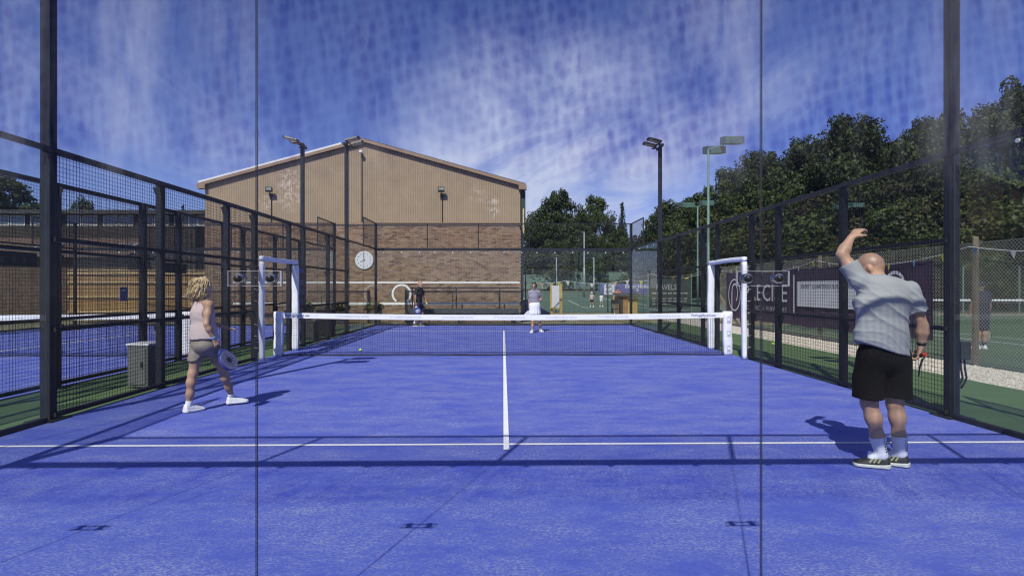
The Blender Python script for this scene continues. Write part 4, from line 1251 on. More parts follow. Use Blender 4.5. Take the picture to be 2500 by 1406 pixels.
# tennis net on the right court
tn = thing('tennis_net', 'tennis net with white tape on the green court at the right edge', 'net', (18, 20.8, 0))
for x in (12.6, 25.4):
    b = MB(); b.tube([(x, 20.8, 0), (x, 20.8, 1.07)], .04, 10); b.build('post', 'green_pole', tn)
b = MB(); b.box(12.64, 25.36, 20.79, 20.81, .93, 1.0); b.build('tape', 'white_tape', tn)
b = MB(); x = 12.64
while x < 25.36:
    b.bar((x, 20.8, .02), (x, 20.8, .93), .003, .003, caps=False); x += .05
z = .03
while z < .93:
    b.bar((12.64, 20.8, z), (25.36, 20.8, z), .003, .003, caps=False); z += .05
stuff(b.build('net_cords', 'net_black', tn))
# low gravel kerb and side fence behind the right court
r = thing('court_fence', 'green wire fence behind the right tennis court under the trees', 'fence', (30, 29.2, 0))
for i in range(10):
    x = 13 + i * 3.2; b = MB(); b.tube([(x, 29.2, 0), (x, 29.2, 2.7)], .04, 8); b.build('post', 'green_pole', r)
b = MB(); x = 13
while x < 41.8:
    b.bar((x, 29.2, 0), (x, 29.2, 2.65), .003, .003, caps=False); x += .09
z = .05
while z < 2.66:
    b.bar((13, 29.2, z), (41.8, 29.2, z), .003, .003, caps=False); z += .09
stuff(b.build('wire_mesh', 'dark_green_paint', r))
sheet('gravel_path', 13, 45, 28.3, 29.1, -.002, 'gravel')

# green tennis floodlights
def tennis_light(x, y, h, heads, label, sc=1.0, pole='green_pole', turn=0.0):
    z0 = gz(y)
    r = thing('tennis_floodlight', label, 'floodlight', (x, y, z0), 'green tennis court floodlights')
    b = MB(); b.tube([(x, y, z0), (x, y, z0 + h * .45), (x, y, z0 + h * .451), (x, y, z0 + h - .1)], [.075 * sc, .07 * sc, .055 * sc, .05 * sc], 12); b.build('pole', pole, r, smooth=True)
    if not heads: 
        b = MB(); b.bar((x, y, z0 + h - .12), (x - .25, y, z0 + h - .1), .05); b.build('arm', pole, r); return r
    arm = MB()
    for (ax, ay, az) in heads:
        hx, hy, hz = x + ax * sc, y + ay * sc, z0 + h + az * sc
        arm.bar((x, y, z0 + h - .1), (hx, hy, hz - .02), .05 * sc)
        b = MB(); w, d, t = .42 * sc, .34 * sc, .17 * sc
        tl = .10 * sc
        b.add([(hx - w, hy - d, hz - t), (hx + w, hy - d, hz - t), (hx + w, hy + d, hz - t + tl), (hx - w, hy + d, hz - t + tl),
               (hx - w, hy - d, hz + t * .9), (hx + w, hy - d, hz + t * .9), (hx + w, hy + d, hz + t + tl), (hx - w, hy + d, hz + t + tl)],
              [(0, 3, 2, 1), (4, 5, 6, 7), (0, 1, 5, 4), (1, 2, 6, 5), (2, 3, 7, 6), (3, 0, 4, 7)])
        o = b.build('lamp_head', 'green_metal', r)
        b = MB(); e = .06 * sc
        b.add([(hx - w + e, hy - d + e, hz - t - .006), (hx + w - e, hy - d + e, hz - t - .006), (hx + w - e, hy + d - e, hz - t + tl * .9 - .006), (hx - w + e, hy + d - e, hz - t + tl * .9 - .006)], [(0, 1, 2, 3)])
        b.build('lens', 'lamp_glass_pale', o)
    arm.build('arm', pole, r)
tennis_light(9.3, 23.4, 7.85, [(.45, .5, -.05), (1.0, -.2, .22)], 'nearest green tennis floodlight with two box heads beside the right door frame')
tennis_light(15.4, 42.5, 8.0, [(-.75, 0, 0), (.65, 0, .15)], 'green twin head floodlight standing left of the tall near green pole', 1.1)
tennis_light(17.4, 84, 7.3, [(-.8, 0, 0), (.8, 0, 0)], 'small far twin head floodlight before the centre trees', 1.5)
tennis_light(22.5, 80, 7.9, [(-.8, 0, 0), (.8, 0, .1)], 'small far twin head floodlight right of the far mesh corner', 1.5)
tennis_light(26.2, 41, 7.7, [(-.1, .3, 0), (.95, 0, .1)], 'green floodlight beyond the right fence left of the raised hand', 1.0)
tennis_light(34.4, 62, 7.4, [(-.7, 0, .1)], 'single head green floodlight in front of the dark trees', 1.4)
tennis_light(35.2, 44.5, 7.6, [(-.9, 0, .05)], 'green floodlight left of the near right floodlight pole', 1.0, 'galv_pole')
tennis_light(38.5, 42.5, 7.3, [(.55, 0, .2)], 'green floodlight right of the near right floodlight pole', 1.0)
tennis_light(8.6, 58, 7.0, [], 'slim pale pole without lamps before the centre trees, tallest of three', 1.3, 'galv_pole')
tennis_light(6.4, 66, 4.4, [], 'slim pale pole without lamps before the centre trees, leftmost of three', 1.2, 'galv_pole')
tennis_light(10.6, 64, 4.4, [], 'slim pale pole without lamps before the centre trees, rightmost of three', 1.2, 'galv_pole')

# balls
for (p, lab) in (((-3.32, 10.9, .037), 'yellow green ball lying on the court behind the net'), ((6.9, 12.2, .034), 'yellow ball on the green strip beyond the right fence')):
    b = MB(); b.sphere(p, .033, 14, 10); tag(b.build('ball', 'ball', origin=(p[0], p[1], 0), smooth=True), lab, 'ball', 'padel balls')

# ------------------------------------------------------------------ trees
def crown_pts(rg, lobes, per, leaf, dens):
    C, D, S = [], [], []
    for (cx, cy, cz, r) in lobes:
        for k in range(per):
            d = rg.normal(size=3); d /= np.linalg.norm(d)
            if d[2] < -.35: d[2] *= -.5
            rr = r * rg.uniform(.26, .48)
            c = np.array([cx, cy, cz]) + d * r * rg.uniform(.55, 1.0) * np.array([1, 1, .85])
            n = int(dens * rr * rr)
            e = rg.normal(size=(n, 3)); e /= np.linalg.norm(e, axis=1)[:, None]
            C.append(c + e * rr * rg.uniform(.55, 1.05, (n, 1)) * np.array([1, 1, .8]))
            D.append(e * .8 + d * .5 + np.array([0, 0, .45])); S.append(rg.uniform(.6, 1.25, n) * leaf)
    return np.concatenate(C), np.concatenate(D), np.concatenate(S)
def trunk_mb(rg, h, r0, limbs):
    b = MB()
    b.tube([(0, 0, 0), (.1, .05, h * .3), (-.05, .1, h * .6), (.1, 0, h * .9)], [r0, r0 * .75, r0 * .5, r0 * .15], 9)
    for (a, z0, L_, rise) in limbs:
        p = Vector((0, 0, h * z0)); d = Vector((math.cos(a), math.sin(a), rise)).normalized()
        q = p + d * L_ * .5; e = p + d * L_ + Vector((0, 0, L_ * .12))
        b.tube([p, q, e], [r0 * .42, r0 * .28, r0 * .07], 6)
        for s in (-.6, .6):
            d2 = Vector((math.cos(a + s), math.sin(a + s), rise + .3)).normalized()
            b.tube([q, q + d2 * L_ * .45], [r0 * .2, r0 * .05], 5)
    return b
TREES = {}
def make_broad(key, seed, h=12.0, w=4.6, nl=11, per=11, leaf=.17, dens=170, m='leaf_dark', low=.22):
    rg = np.random.default_rng(seed)
    lobes = []
    for i in range(nl):
        a = i * 2.4 + rg.uniform(-.4, .4); t = (i + .5) / nl
        z = h * (low + (.86 - low) * t) + rg.uniform(-.4, .4)
        env = w * math.sqrt(max(.05, 1 - ((t - .36) / .72) ** 2))
        q = env * (.62 if t < .8 else .3)
        lobes.append((q * math.cos(a), q * math.sin(a), z, env * rg.uniform(.38, .52) + .4))
    lobes.append((rg.uniform(-.6, .6), 0, h * .88, w * .34))
    C, D, S = crown_pts(rg, lobes, per, leaf, dens)
    V, F = quads(C, D, S, rg)
    me = raw_mesh('crown', V, F, m, smooth=False); cm_ = me.data; bpy.data.objects.remove(me)
    tb = trunk_mb(rg, h * .8, h * .028, [(k * 1.7, .3 + .09 * k, w * .75, .5 + .1 * k) for k in range(6)]); to = tb.build('trunk', 'bark'); tm = to.data; bpy.data.objects.remove(to)
    TREES[key] = (cm_, tm, h)
def make_conifer(key, seed, h=12.0):
    rg = np.random.default_rng(seed); C, D, S = [], [], []
    for k in range(26):
        t = k / 26; z = h * (.12 + .86 * t); r = h * .20 * (1 - t) ** .8 + .12
        for j in range(7):
            a = rg.uniform(0, 6.28); n = int(10 + 50 * (1 - t)); u = rg.uniform(0, 1, n)
            p = np.stack([np.cos(a) * r * u, np.sin(a) * r * u, z - .28 * r * u + rg.uniform(-.1, .1, n)], 1) + rg.normal(size=(n, 3)) * .09
            C.append(p); D.append(np.tile([math.cos(a) * .3, math.sin(a) * .3, .9], (n, 1))); S.append(rg.uniform(.09, .2, n))
    V, F = quads(np.concatenate(C), np.concatenate(D), np.concatenate(S), rg)
    o = raw_mesh('crown', V, F, 'needle', smooth=False); cm_ = o.data; bpy.data.objects.remove(o)
    b = MB(); b.tube([(0, 0, 0), (0, 0, h * .6), (0, 0, h * .98)], [.22, .12, .02], 8); to = b.build('trunk', 'bark'); tm = to.data; bpy.data.objects.remove(to)
    TREES[key] = (cm_, tm, h)
make_broad('oak_a', 1, 12, 5.2, 15, 13, .165, 215, 'leaf_dark', .12)
make_broad('oak_b', 2, 12, 5.0, 13, 13, .175, 200, 'leaf_dark', .10)
make_broad('oak_c', 3, 12, 5.0, 13, 13, .175, 200, 'leaf_mid', .15)
make_broad('bush_a', 4, 6, 3.4, 8, 10, .12, 230, 'leaf_olive', .12)
make_broad('bush_b', 5, 6, 3.6, 8, 10, .12, 230, 'leaf_mid', .10)
make_broad('bush_c', 6, 6, 3.2, 8, 10, .12, 230, 'leaf_brown', .12)
make_conifer('fir', 7, 12)
def tree(key, px, top, zc, label, width=None, rz=0.0):
    """px, top are where the tree stands against the sky from the court; zc its distance"""
    cm_, tm, h = TREES[key]
    x = -.03 + (px - 1228) / 1388 * zc; y = zc - 2.25
    z0 = gz(y); H = 1.465 + (704 - top) / 1388 * zc - z0
    sz = H / (h * 1.0); sx = width / (h * .8) if width else sz
    r = thing('tree' if not key.startswith('bush') else 'bush', label, 'tree' if not key.startswith('bush') else 'bush', (x, y, z0 - .05), 'trees and bushes round the courts')
    r.rotation_euler = (0, 0, rz); r.scale = (sx, sx, sz)
    for me, nm in ((tm, 'trunk'), (cm_, 'crown')):
        o = bpy.data.objects.new(nm, me); COL.objects.link(o); o.parent = r
    return r
T = [('oak_b', 1632, 486, 78, 'dark tree rising left of the far right floodlight pole group', 8.5, .4),
     ('oak_a', 1708, 462, 72, 'dark tree behind the twin head green floodlight', 10, 1.1),
     ('oak_c', 1785, 408, 66, 'mid green tree behind the nearest green floodlight pole', 10, 2.0),
     ('oak_a', 1868, 352, 60, 'tall dark tree just right of the right glass joint', 10, 3.0),
     ('oak_b', 1972, 330, 56, 'tall dark tree left of the highest oak beyond the right fence', 9.5, .2),
     ('oak_a', 2085, 268, 50, 'highest dark oak beyond the right fence above the raised hand', 10.5, 5.0),
     ('oak_b', 2195, 318, 52, 'dark oak filling the dip right of the highest oak', 9, 4.0),
     ('oak_a', 2310, 250, 45, 'tall dark oak behind the near right floodlight pole', 9.5, 1.7),
     ('oak_c', 2420, 255, 47, 'dark oak right of the near right floodlight pole', 9, 2.6),
     ('oak_b', 2535, 180, 43, 'tallest dark tree at the right edge of the picture', 10, .9),
     ('bush_b', 1655, 565, 66, 'green bush below the far right floodlight pole', 8, .5),
     ('bush_a', 1800, 505, 58, 'yellow green bush left of the right glass joint', 9, 1.5),
     ('bush_c', 1725, 560, 60, 'brownish bush behind the right door frame', 7, 2.2),
     ('bush_b', 1905, 470, 52, 'green bush right of the right glass joint', 9, 3.3),
     ('bush_a', 1860, 560, 50, 'olive bush low behind the right fence near the joint', 8, 4.3),
     ('bush_c', 2010, 470, 48, 'brownish bush left of the raised arm', 8, .8),
     ('bush_b', 2110, 440, 45, 'green bush behind the raised hand', 8.5, 1.9),
     ('bush_c', 2210, 450, 43, 'brownish bush above the right man head', 8, 2.7),
     ('bush_a', 2330, 470, 41, 'olive bush behind the near right pole', 7.5, 3.6),
     ('bush_b', 2440, 430, 40, 'green bush at the far right beyond the chain link', 8, 5.1),
     ('bush_b', 2540, 440, 39, 'green bush at the right edge of the picture', 8, 4.6),
     ('bush_b', 1960, 560, 46, 'low green bush behind the purple banner left end', 7, 4.9),
     ('bush_b', 2290, 570, 39, 'low green bush left of the near right pole base', 7, .3),
     ('bush_b', 2130, 560, 42, 'low green bush behind the man with raised arm', 7.5, 1.3),
     ('bush_b', 2470, 570, 37.5, 'low green bush beyond the person in dark kit', 7, 2.2),
     ('oak_a', 1362, 458, 88, 'tallest round tree just right of the hall', 9.5, .7),
     ('oak_c', 1455, 476, 92, 'mid green tree right of the tallest round tree', 9, 1.9),
     ('fir', 1520, 486, 96, 'pointed fir tree standing alone against the sky', 7.5, 0),
     ('oak_b', 1300, 545, 84, 'dark tree against the right edge of the hall', 7, 3.5),
     ('oak_c', 1415, 545, 84, 'green tree in front of the tallest round tree', 8.5, 2.4),
     ('oak_c', 1505, 560, 86, 'green tree in front of the pointed fir', 8, 4.4),
     ('bush_c', 1562, 575, 84, 'autumn tinted bush right of the fir', 7, 1.0),
     ('oak_b', 1600, 585, 86, 'dark tree behind the far mesh corner', 8, 5.0),
     ('bush_a', 1310, 615, 82, 'olive yellow bush low beside the hall corner', 9.5, .1),
     ('bush_b', 1395, 625, 82, 'low green bush behind the notice stand', 8, 1.4),
     ('bush_b', 1470, 622, 82, 'low green bush behind the blue banner', 8.5, 2.8),
     ('bush_b', 1550, 622, 80, 'low green bush behind the far glass corner', 9, 3.9),
     ('oak_c', 30, 428, 44, 'green tree at the left edge above the clubhouse roof', 9.0, 1.2),
     ('bush_c', -60, 500, 36, 'brown green bush at the far left edge', 8, 2.1),
     ('fir', 452, 494, 62, 'small conifer tip above the clubhouse roof left of the hall', 3.5, 1.0),
     ('bush_b', 212, 497, 55, 'leafy tree tip above the clubhouse roof', 3.6, 1.0)]
for t in T: tree(*t)

# ------------------------------------------------------------------ people: distance fields turned into one smooth skin
mat('skin', (0.36, 0.225, 0.152), 0.5, 0, 0.14, 7, 0.10, 60, spec=0.35, col2=(0.42, 0.25, 0.17))
mat('skin_tan', (0.42, 0.22, 0.14), 0.5, 0, 0.10, 9, 0.05, 60, spec=0.35)
mat('scalp', (0.30, 0.185, 0.13), 0.45, 0, 0.12, 25, 0.05, 150, spec=0.5)
mat('tee_grey', (0.285, 0.30, 0.305), 0.8, 0, 0.06, 5, 0.10, 14)
mat('shorts_black', (0.006, 0.006, 0.007), 0.85, 0, 0.3, 6, 0.2, 14, spec=0.15)
mat('sock_white', (0.74, 0.74, 0.76), 0.85, 0, 0.05, 20, 0.5, 90, stretch=(1, 1, .2))
mat('shoe_black', (0.018, 0.019, 0.018), 0.6, 0, 0.3, 20, 0.3, 60)
mat('shoe_white', (0.70, 0.69, 0.71), 0.6, 0, 0.08, 20, 0.2, 60)
mat('sole_cream', (0.66, 0.66, 0.55), 0.6, 0, 0.05, 10)
mat('stripe', (0.38, 0.39, 0.20), 0.5)
mat('tank_pink', (0.46, 0.37, 0.355), 0.85, 0, 0.05, 6, 0.15, 16)
mat('shorts_khaki', (0.215, 0.185, 0.155), 0.6, 0, 0.10, 8, 0.25, 12)
mat('hair_blonde', (0.40, 0.29, 0.14), 0.45, 0, 0.3, 16, 0.6, 40, col2=(0.52, 0.40, 0.22), stretch=(2.2, 2.2, .35))
island_mat('hair_locks', [(0.26, 0.18, 0.085), (0.50, 0.38, 0.20), (0.66, 0.54, 0.33), (0.40, 0.29, 0.15)], 0.45, noise=0.2)
mat('hair_dark', (0.035, 0.020, 0.014), 0.45, 0, 0.4, 20, 0.4, 40)
mat('beard_grey', (0.34, 0.31, 0.28), 0.8, 0, 0.2, 40)
mat('tee_black', (0.014, 0.014, 0.016), 0.85, 0, 0.2, 8, 0.2, 14)
mat('navy', (0.018, 0.020, 0.045), 0.8, 0, 0.2, 8, 0.2, 14)
mat('tee_mauve', (0.26, 0.245, 0.30), 0.8, 0, 0.08, 8, 0.15, 14)
mat('skirt_white', (0.82, 0.82, 0.84), 0.8, 0, 0.04, 8, 0.2, 10)
mat('kid_pink', (0.62, 0.45, 0.42), 0.8)
mat('kid_orange', (0.65, 0.16, 0.05), 0.8)
mat('cap_white', (0.72, 0.72, 0.74), 0.8)
mat('band_blue', (0.10, 0.32, 0.62), 0.6)
mat('racket_blue', (0.045, 0.06, 0.24), 0.4, 0, 0.1, 6)
mat('racket_violet', (0.13, 0.13, 0.24), 0.45)
mat('racket_white', (0.70, 0.70, 0.74), 0.4)
mat('red_grip', (0.60, 0.05, 0.02), 0.5)

def A_(p): return np.asarray(p, float)
def smin(a, b, k):
    h = np.clip(.5 + .5 * (b - a) / k, 0, 1)
    return b * (1 - h) + a * h - k * h * (1 - h)
def rc(P, a, b, ra, rb):
    a = A_(a); b = A_(b); ab = b - a
    t = np.clip((P - a) @ ab / (ab @ ab), 0, 1)
    return np.linalg.norm(P - (a + t[:, None] * ab), axis=1) - (ra + (rb - ra) * t)
def chain(P, pts, k=.03):
    """pts: [(point, radius), ...]"""
    d = None
    for (a, ra), (b, rb) in zip(pts, pts[1:]):
        e = rc(P, a, b, ra, rb); d = e if d is None else smin(d, e, k)
    return d
def el(P, c, r, Rm=None):
    q = P - A_(c)
    if Rm is not None: q = q @ Rm
    r = A_(r); u = q / r
    n = np.linalg.norm(u, axis=1)
    return (n - 1) * r.min()
def eseg(P, a, b, wa, da, wb, db, side):
    """tapered segment of elliptical section, half width w along side, half depth d across"""
    a = A_(a); b = A_(b); ab = b - a; L_ = np.linalg.norm(ab); d = ab / L_
    s = A_(side); s = s - d * (s @ d); s /= np.linalg.norm(s); f = np.cross(d, s)
    q = P - a; t = np.clip(q @ d / L_, 0, 1); r = q - t[:, None] * ab
    W_ = wa + (wb - wa) * t; D = da + (db - da) * t
    e = np.sqrt((r @ s / W_) ** 2 + (r @ f / D) ** 2 + (r @ d / np.minimum(W_, D)) ** 2)
    return (e - 1) * np.minimum(W_, D)
def frame(fwd, up=(0, 0, 1)):
    f = A_(fwd); f = f / np.linalg.norm(f); u = A_(up); u = u - f * (u @ f); u /= np.linalg.norm(u)
    return np.stack([np.cross(f, u), f, u], 1)          # columns: right, forward, up
def polygonise(fn, lo, hi, h):
    lo = A_(lo); hi = A_(hi)
    n = np.ceil((hi - lo) / h).astype(int) + 1
    # coarse pass
    c = 4; nc = (n + c - 1) // c + 1
    g = [lo[i] + np.arange(nc[i]) * h * c for i in range(3)]
    PC = np.stack(np.meshgrid(*g, indexing='ij'), -1).reshape(-1, 3)
    vc = fn(PC).reshape(nc)
    idx = [np.minimum((np.arange(n[i]) + c // 2) // c, nc[i] - 1) for i in range(3)]
    v = vc[np.ix_(*idx)].copy()
    near_ = np.abs(v) < h * c * 1.6
    I = np.argwhere(near_)
    v[near_] = fn(lo + I * h)
    s = v < 0
    S = [s[a:n[0] - 1 + a, b_:n[1] - 1 + b_, c_:n[2] - 1 + c_] for a in (0, 1) for b_ in (0, 1) for c_ in (0, 1)]
    cnt = sum(x.astype(np.int8) for x in S)
    act = (cnt > 0) & (cnt < 8)
    J = np.argwhere(act)
    vid = -np.ones(act.shape, np.int64); vid[act] = np.arange(len(J))
    off = np.array([(a, b_, c_) for a in (0, 1) for b_ in (0, 1) for c_ in (0, 1)])
    val = np.stack([v[J[:, 0] + o[0], J[:, 1] + o[1], J[:, 2] + o[2]] for o in off], 1)
    acc = np.zeros((len(J), 3)); num = np.zeros(len(J))
    for i in range(8):
        for j in range(i + 1, 8):
            if abs(off[i] - off[j]).sum() != 1: continue
            m = (val[:, i] < 0) != (val[:, j] < 0)
            t = val[m, i] / (val[m, i] - val[m, j])
            acc[m] += off[i] + t[:, None] * (off[j] - off[i]); num[m] += 1
    V = lo + (J + acc / num[:, None]) * h
    Fs = []
    for ax in range(3):
        o1, o2 = [(1, 2), (2, 0), (0, 1)][ax]
        sl0 = [slice(None)] * 3; sl1 = [slice(None)] * 3
        sl0[ax] = slice(0, n[ax] - 1); sl1[ax] = slice(1, n[ax])
        a0 = s[tuple(sl0)]; a1 = s[tuple(sl1)]
        E = np.argwhere(a0 != a1)
        ok = (E[:, o1] > 0) & (E[:, o2] > 0) & (E[:, o1] < n[o1] - 1) & (E[:, o2] < n[o2] - 1)
        E = E[ok]
        flip = a0[E[:, 0], E[:, 1], E[:, 2]]
        def cid(d1, d2):
            q = E.copy(); q[:, o1] -= d1; q[:, o2] -= d2
            return vid[q[:, 0], q[:, 1], q[:, 2]]
        Q = np.stack([cid(1, 1), cid(0, 1), cid(0, 0), cid(1, 0)], 1)
        Q[~flip] = Q[~flip][:, ::-1]
        Fs.append(Q)
    F = np.concatenate(Fs); F = F[(F >= 0).all(1)]
    # a little smoothing
    for _ in range(2):
        e = np.concatenate([F[:, [0, 1]], F[:, [1, 2]], F[:, [2, 3]], F[:, [3, 0]]])
        sm_ = np.zeros_like(V); ct = np.zeros(len(V))
        np.add.at(sm_, e[:, 0], V[e[:, 1]]); np.add.at(ct, e[:, 0], 1)
        V = V * .55 + sm_ / np.maximum(ct, 1)[:, None] * .45
    return V, F
def sculpt(name, fn, lo, hi, h, m, parent):
    w = A_(parent['_w'])
    V, F = polygonise(fn, lo, hi, h)
    return raw_mesh(name, V + w, F, m, parent)
def hand(P, wrist, dirn, normal, curl=1.0, s=1.0, left=False, r_palm=.040):
    """palm, four bent fingers of different length, thumb; dirn wrist->knuckles, normal = back of hand"""
    d = A_(dirn) / np.linalg.norm(dirn); nrm = A_(normal); nrm = nrm - d * (nrm @ d); nrm /= np.linalg.norm(nrm)
    sd = np.cross(d, nrm) * (-1 if left else 1)
    w = A_(wrist)
    k0 = w + d * .085 * s
    out = eseg(P, w + d * .012 * s, k0 - d * .012 * s, .030 * s, .017 * s, .038 * s, .015 * s, sd)
    for i, (o, L_) in enumerate(((-.030, .062), (-.010, .074), (.011, .070), (.030, .055))):
        p = k0 + sd * o * s - d * .008; a = 0.0; seg = L_ * s * .42
        for j in range(3):
            a += curl * (.55 if j == 0 else 1.0)
            q = p + (d * math.cos(a) - nrm * math.sin(a)) * seg * (1, .75, .6)[j]
            out = smin(out, rc(P, p, q, .0092 * s * (1 - .06 * j), .0086 * s * (1 - .06 * j)), .006); p = q
    t0 = w + d * .025 * s - sd * .026 * s; t1 = t0 + (d * .55 - sd * .62 - nrm * .35) * .036 * s; t2 = t1 + (d * .85 - sd * .10 - nrm * .55) * .034 * s
    out = smin(out, smin(rc(P, t0, t1, .013 * s, .0105 * s), rc(P, t1, t2, .0105 * s, .0085 * s), .006), .012)
    return out
def head(P, c, fwd, up=(0, 0, 1), s=1.0):
    H = frame(fwd, up)
    q = (P - A_(c)) @ H / s
    d = el(q, (0, -.012, .018), (.074, .095, .098))
    d = smin(d, el(q, (0, .030, -.052), (.056, .062, .066)), .05)
    d = smin(d, rc(q, (0, .086, .018), (0, .108, -.026), .010, .014), .016)
    d = smin(d, rc(q, (-.03, .082, .030), (.03, .082, .030), .010, .010), .02)
    d = smin(d, rc(q, (-.02, .082, -.060), (.02, .082, -.060), .009, .009), .012)
    d = smin(d, el(q, (0, .070, -.098), (.024, .024, .020)), .02)
    for e in (-1, 1): d = smin(d, el(q, (e * .078, -.012, -.012), (.008, .019, .031)), .006)
    for e in (-1, 1): d = np.maximum(d, -(np.linalg.norm(q - np.array([e * .030, .096, .014]), axis=1) - .013))
    return d * s
def limb_leg(P, hip, knee, ank, s=1.0, thick=1.0):
    hip, knee, ank = A_(hip), A_(knee), A_(ank)
    d = chain(P, [(hip, .088 * thick), (hip * .45 + knee * .55, .073 * thick), (knee, .058 * thick)], .05)
    back = np.array([0, -.014, 0])
    d = smin(d, chain(P, [(knee, .057 * thick), (knee * .72 + ank * .28 + back * .8, .0535 * thick), (knee * .35 + ank * .65 + back * .3, .0445 * thick), (ank, .033 * thick)], .05), .04)
    return d
def limb_arm(P, sh, elb, wr, s=1.0):
    sh, elb, wr = A_(sh), A_(elb), A_(wr)
    d = chain(P, [(sh, .054 * s), (sh * .5 + elb * .5, .047 * s), (elb, .037 * s)], .03)
    return smin(d, chain(P, [(elb, .037 * s), (elb * .7 + wr * .3, .041 * s), (wr, .026 * s)], .025), .02)
def foot(P, ank, toe, w=.040):
    a = A_(ank); t = A_(toe); d = t - a; d[2] = 0; d /= np.linalg.norm(d)
    heel = a - d * .025; heel[2] = t[2] + .012; t = t - d * .03; t[2] = min(t[2], a[2] - .055)
    return smin(rc(P, heel, t, .022, .016), rc(P, a, a * .5 + t * .5, .030, .018), .02)
def shoe(P, ank, toe, z0, grow=.012):
    a = A_(ank); t = A_(toe); d = t - a; d[2] = 0; L_ = np.linalg.norm(d); d = d / L_; sd = np.array([d[1], -d[0], 0])
    q = P - np.array([a[0], a[1], z0]); u = q @ d; v = q @ sd; w = q[:, 2]
    u0, u1 = -.060, L_ + .035
    c = np.array([0, 0, .0])
    prof = .036 + .012 * np.clip((u - .0) / L_, 0, 1) * (1 - np.clip((u - L_ * .55) / (u1 - L_ * .55), 0, 1) ** 2 * .8)
    prof = prof + grow
    top = np.where(u < .03, .105, .105 - .062 * np.clip((u - .03) / (L_ - .01), 0, 1) ** .8)
    du = np.maximum(u0 + prof * .6 - u, u - (u1 - prof * .6))
    du = np.maximum(du, 0)
    r2 = np.sqrt((np.maximum(np.abs(v) - 0, 0) / prof) ** 2 + (du / (prof * .6)) ** 2 + (np.maximum(w - .03, 0) / (top - .03)) ** 2)
    dd = (r2 - 1) * .034
    return np.maximum(dd, .012 - w), np.maximum((np.sqrt((v / (prof + .006)) ** 2 + (du / (prof * .62 + .004)) ** 2) - 1) * .038, np.maximum(w - (.030 + .012 * np.clip(-u / .1 + .3, 0, 1)), -w + .001))
def folds(P, amp, f=1.0, dirv=(.6, .2, .75)):
    d = A_(dirv); x, y, z = P[:, 0], P[:, 1], P[:, 2]
    a = (P @ d) * 30 * f
    w = np.sin(a + 1.6 * np.sin(6 * f * z + 4 * x) + 1.2 * np.sin(8 * f * x - 4 * z + 1))
    ridge = (1 - np.abs(w)) ** 2.2
    gate = .5 + .5 * np.sin(5.3 * f * x + 7.1 * f * z + 2.0 * np.sin(6 * z - 3 * x) + 3 * y)
    w2 = np.sin(a * .45 + 1.3 * np.sin(7 * f * x + 3) + 1.2 * np.sin(5 * f * z + 8 * y))
    return -amp * (1.9 * ridge * gate + .45 * w2)
def eyes(parent, c, fwd, up, m='black', s=1.0):
    H = frame(fwd, up)
    for e in (-1, 1):
        p = A_(c) + H @ (np.array([e * .030, .086, .014]) * s) + A_(parent['_w'])
        b = MB(); b.sphere(p, .0125 * s, 10, 7); o = b.build('eye', 'white_tape', parent, smooth=True)
        p2 = A_(c) + H @ (np.array([e * .030, .0955, .014]) * s) + A_(parent['_w'])
        b = MB(); b.sphere(p2, .0055 * s, 8, 6); b.build('iris', m, o, smooth=True)
def racket(label, hand_pos, head_c, nrm, face, rim, hole='black', scale=1.0, print_txt=None):
    """padel racket: solid teardrop head with holes, bridge, grip. hand_pos = mid grip, head_c = centre of the head"""
    h0 = Vector(hand_pos); c = Vector(head_c); ax = (c - h0).normalized(); n = Vector(nrm); n = (n - ax * n.dot(ax)).normalized(); sd = ax.cross(n)
    r = thing('padel_racket', label, 'racket', tuple(h0))
    L_ = (c - h0).length
    def P(a, s, t): return c + ax * a + sd * s + n * t
    k = 36; prof = []
    for i in range(k):
        a = 2 * math.pi * i / k
        u = -math.cos(a); v = math.sin(a)
        w = .128 * (1 - .20 * max(0, -u) ** 1.5)
        prof.append((u * .135 * scale, v * w * scale))
    v = []; 
    rings = ((.98, -.019), (1.0, -.014), (1.0, .014), (.98, .019))
    for q, t in rings: v += [P(a * q, s * q, t) for a, s in prof]
    f = []
    for j in range(3):
        for i in range(k): f.append((j * k + i, j * k + (i + 1) % k, (j + 1) * k + (i + 1) % k, (j + 1) * k + i))
    f += [tuple(reversed(range(k))), tuple(3 * k + i for i in range(k))]
    b = MB(); b.add(v, f); hd = b.build('head', rim, r)
    for sg in (-1, 1):
        v = [P(a * .95, s * .95, sg * .0195) for a, s in prof] + [P(a * .95, s * .95, sg * .0205) for a, s in prof]
        b = MB(); b.add(v, [tuple(range(k)), tuple(range(k, 2 * k))] + [(i, (i + 1) % k, k + (i + 1) % k, k + i) for i in range(k)]); b.build('face', face, hd)
        hb = MB()
        for i in range(-3, 4):
            for j in range(-3, 4):
                a_, s_2 = j * .030, i * .028 + (.014 if j % 2 else 0)
                if (a_ / .1) ** 2 + (s_2 / .095) ** 2 < 1: hb.tube([P(a_, s_2, sg * .0206), P(a_, s_2, sg * .0212)], .0065, 8)
        stuff(hb.build('hole', hole, hd))
    b = MB()
    for s in (-1, 1): b.bar(P(-.105 * scale, s * .075 * scale, 0), h0 + ax * .07 , .022, .032, n)
    b.build('bridge', rim, r)
    b = MB(); b.tube([h0 - ax * .075, h0 - ax * .06, h0 + ax * .09], [.017, .0155, .0150], 12); b.build('grip', 'black', r, smooth=False)
    return r, P

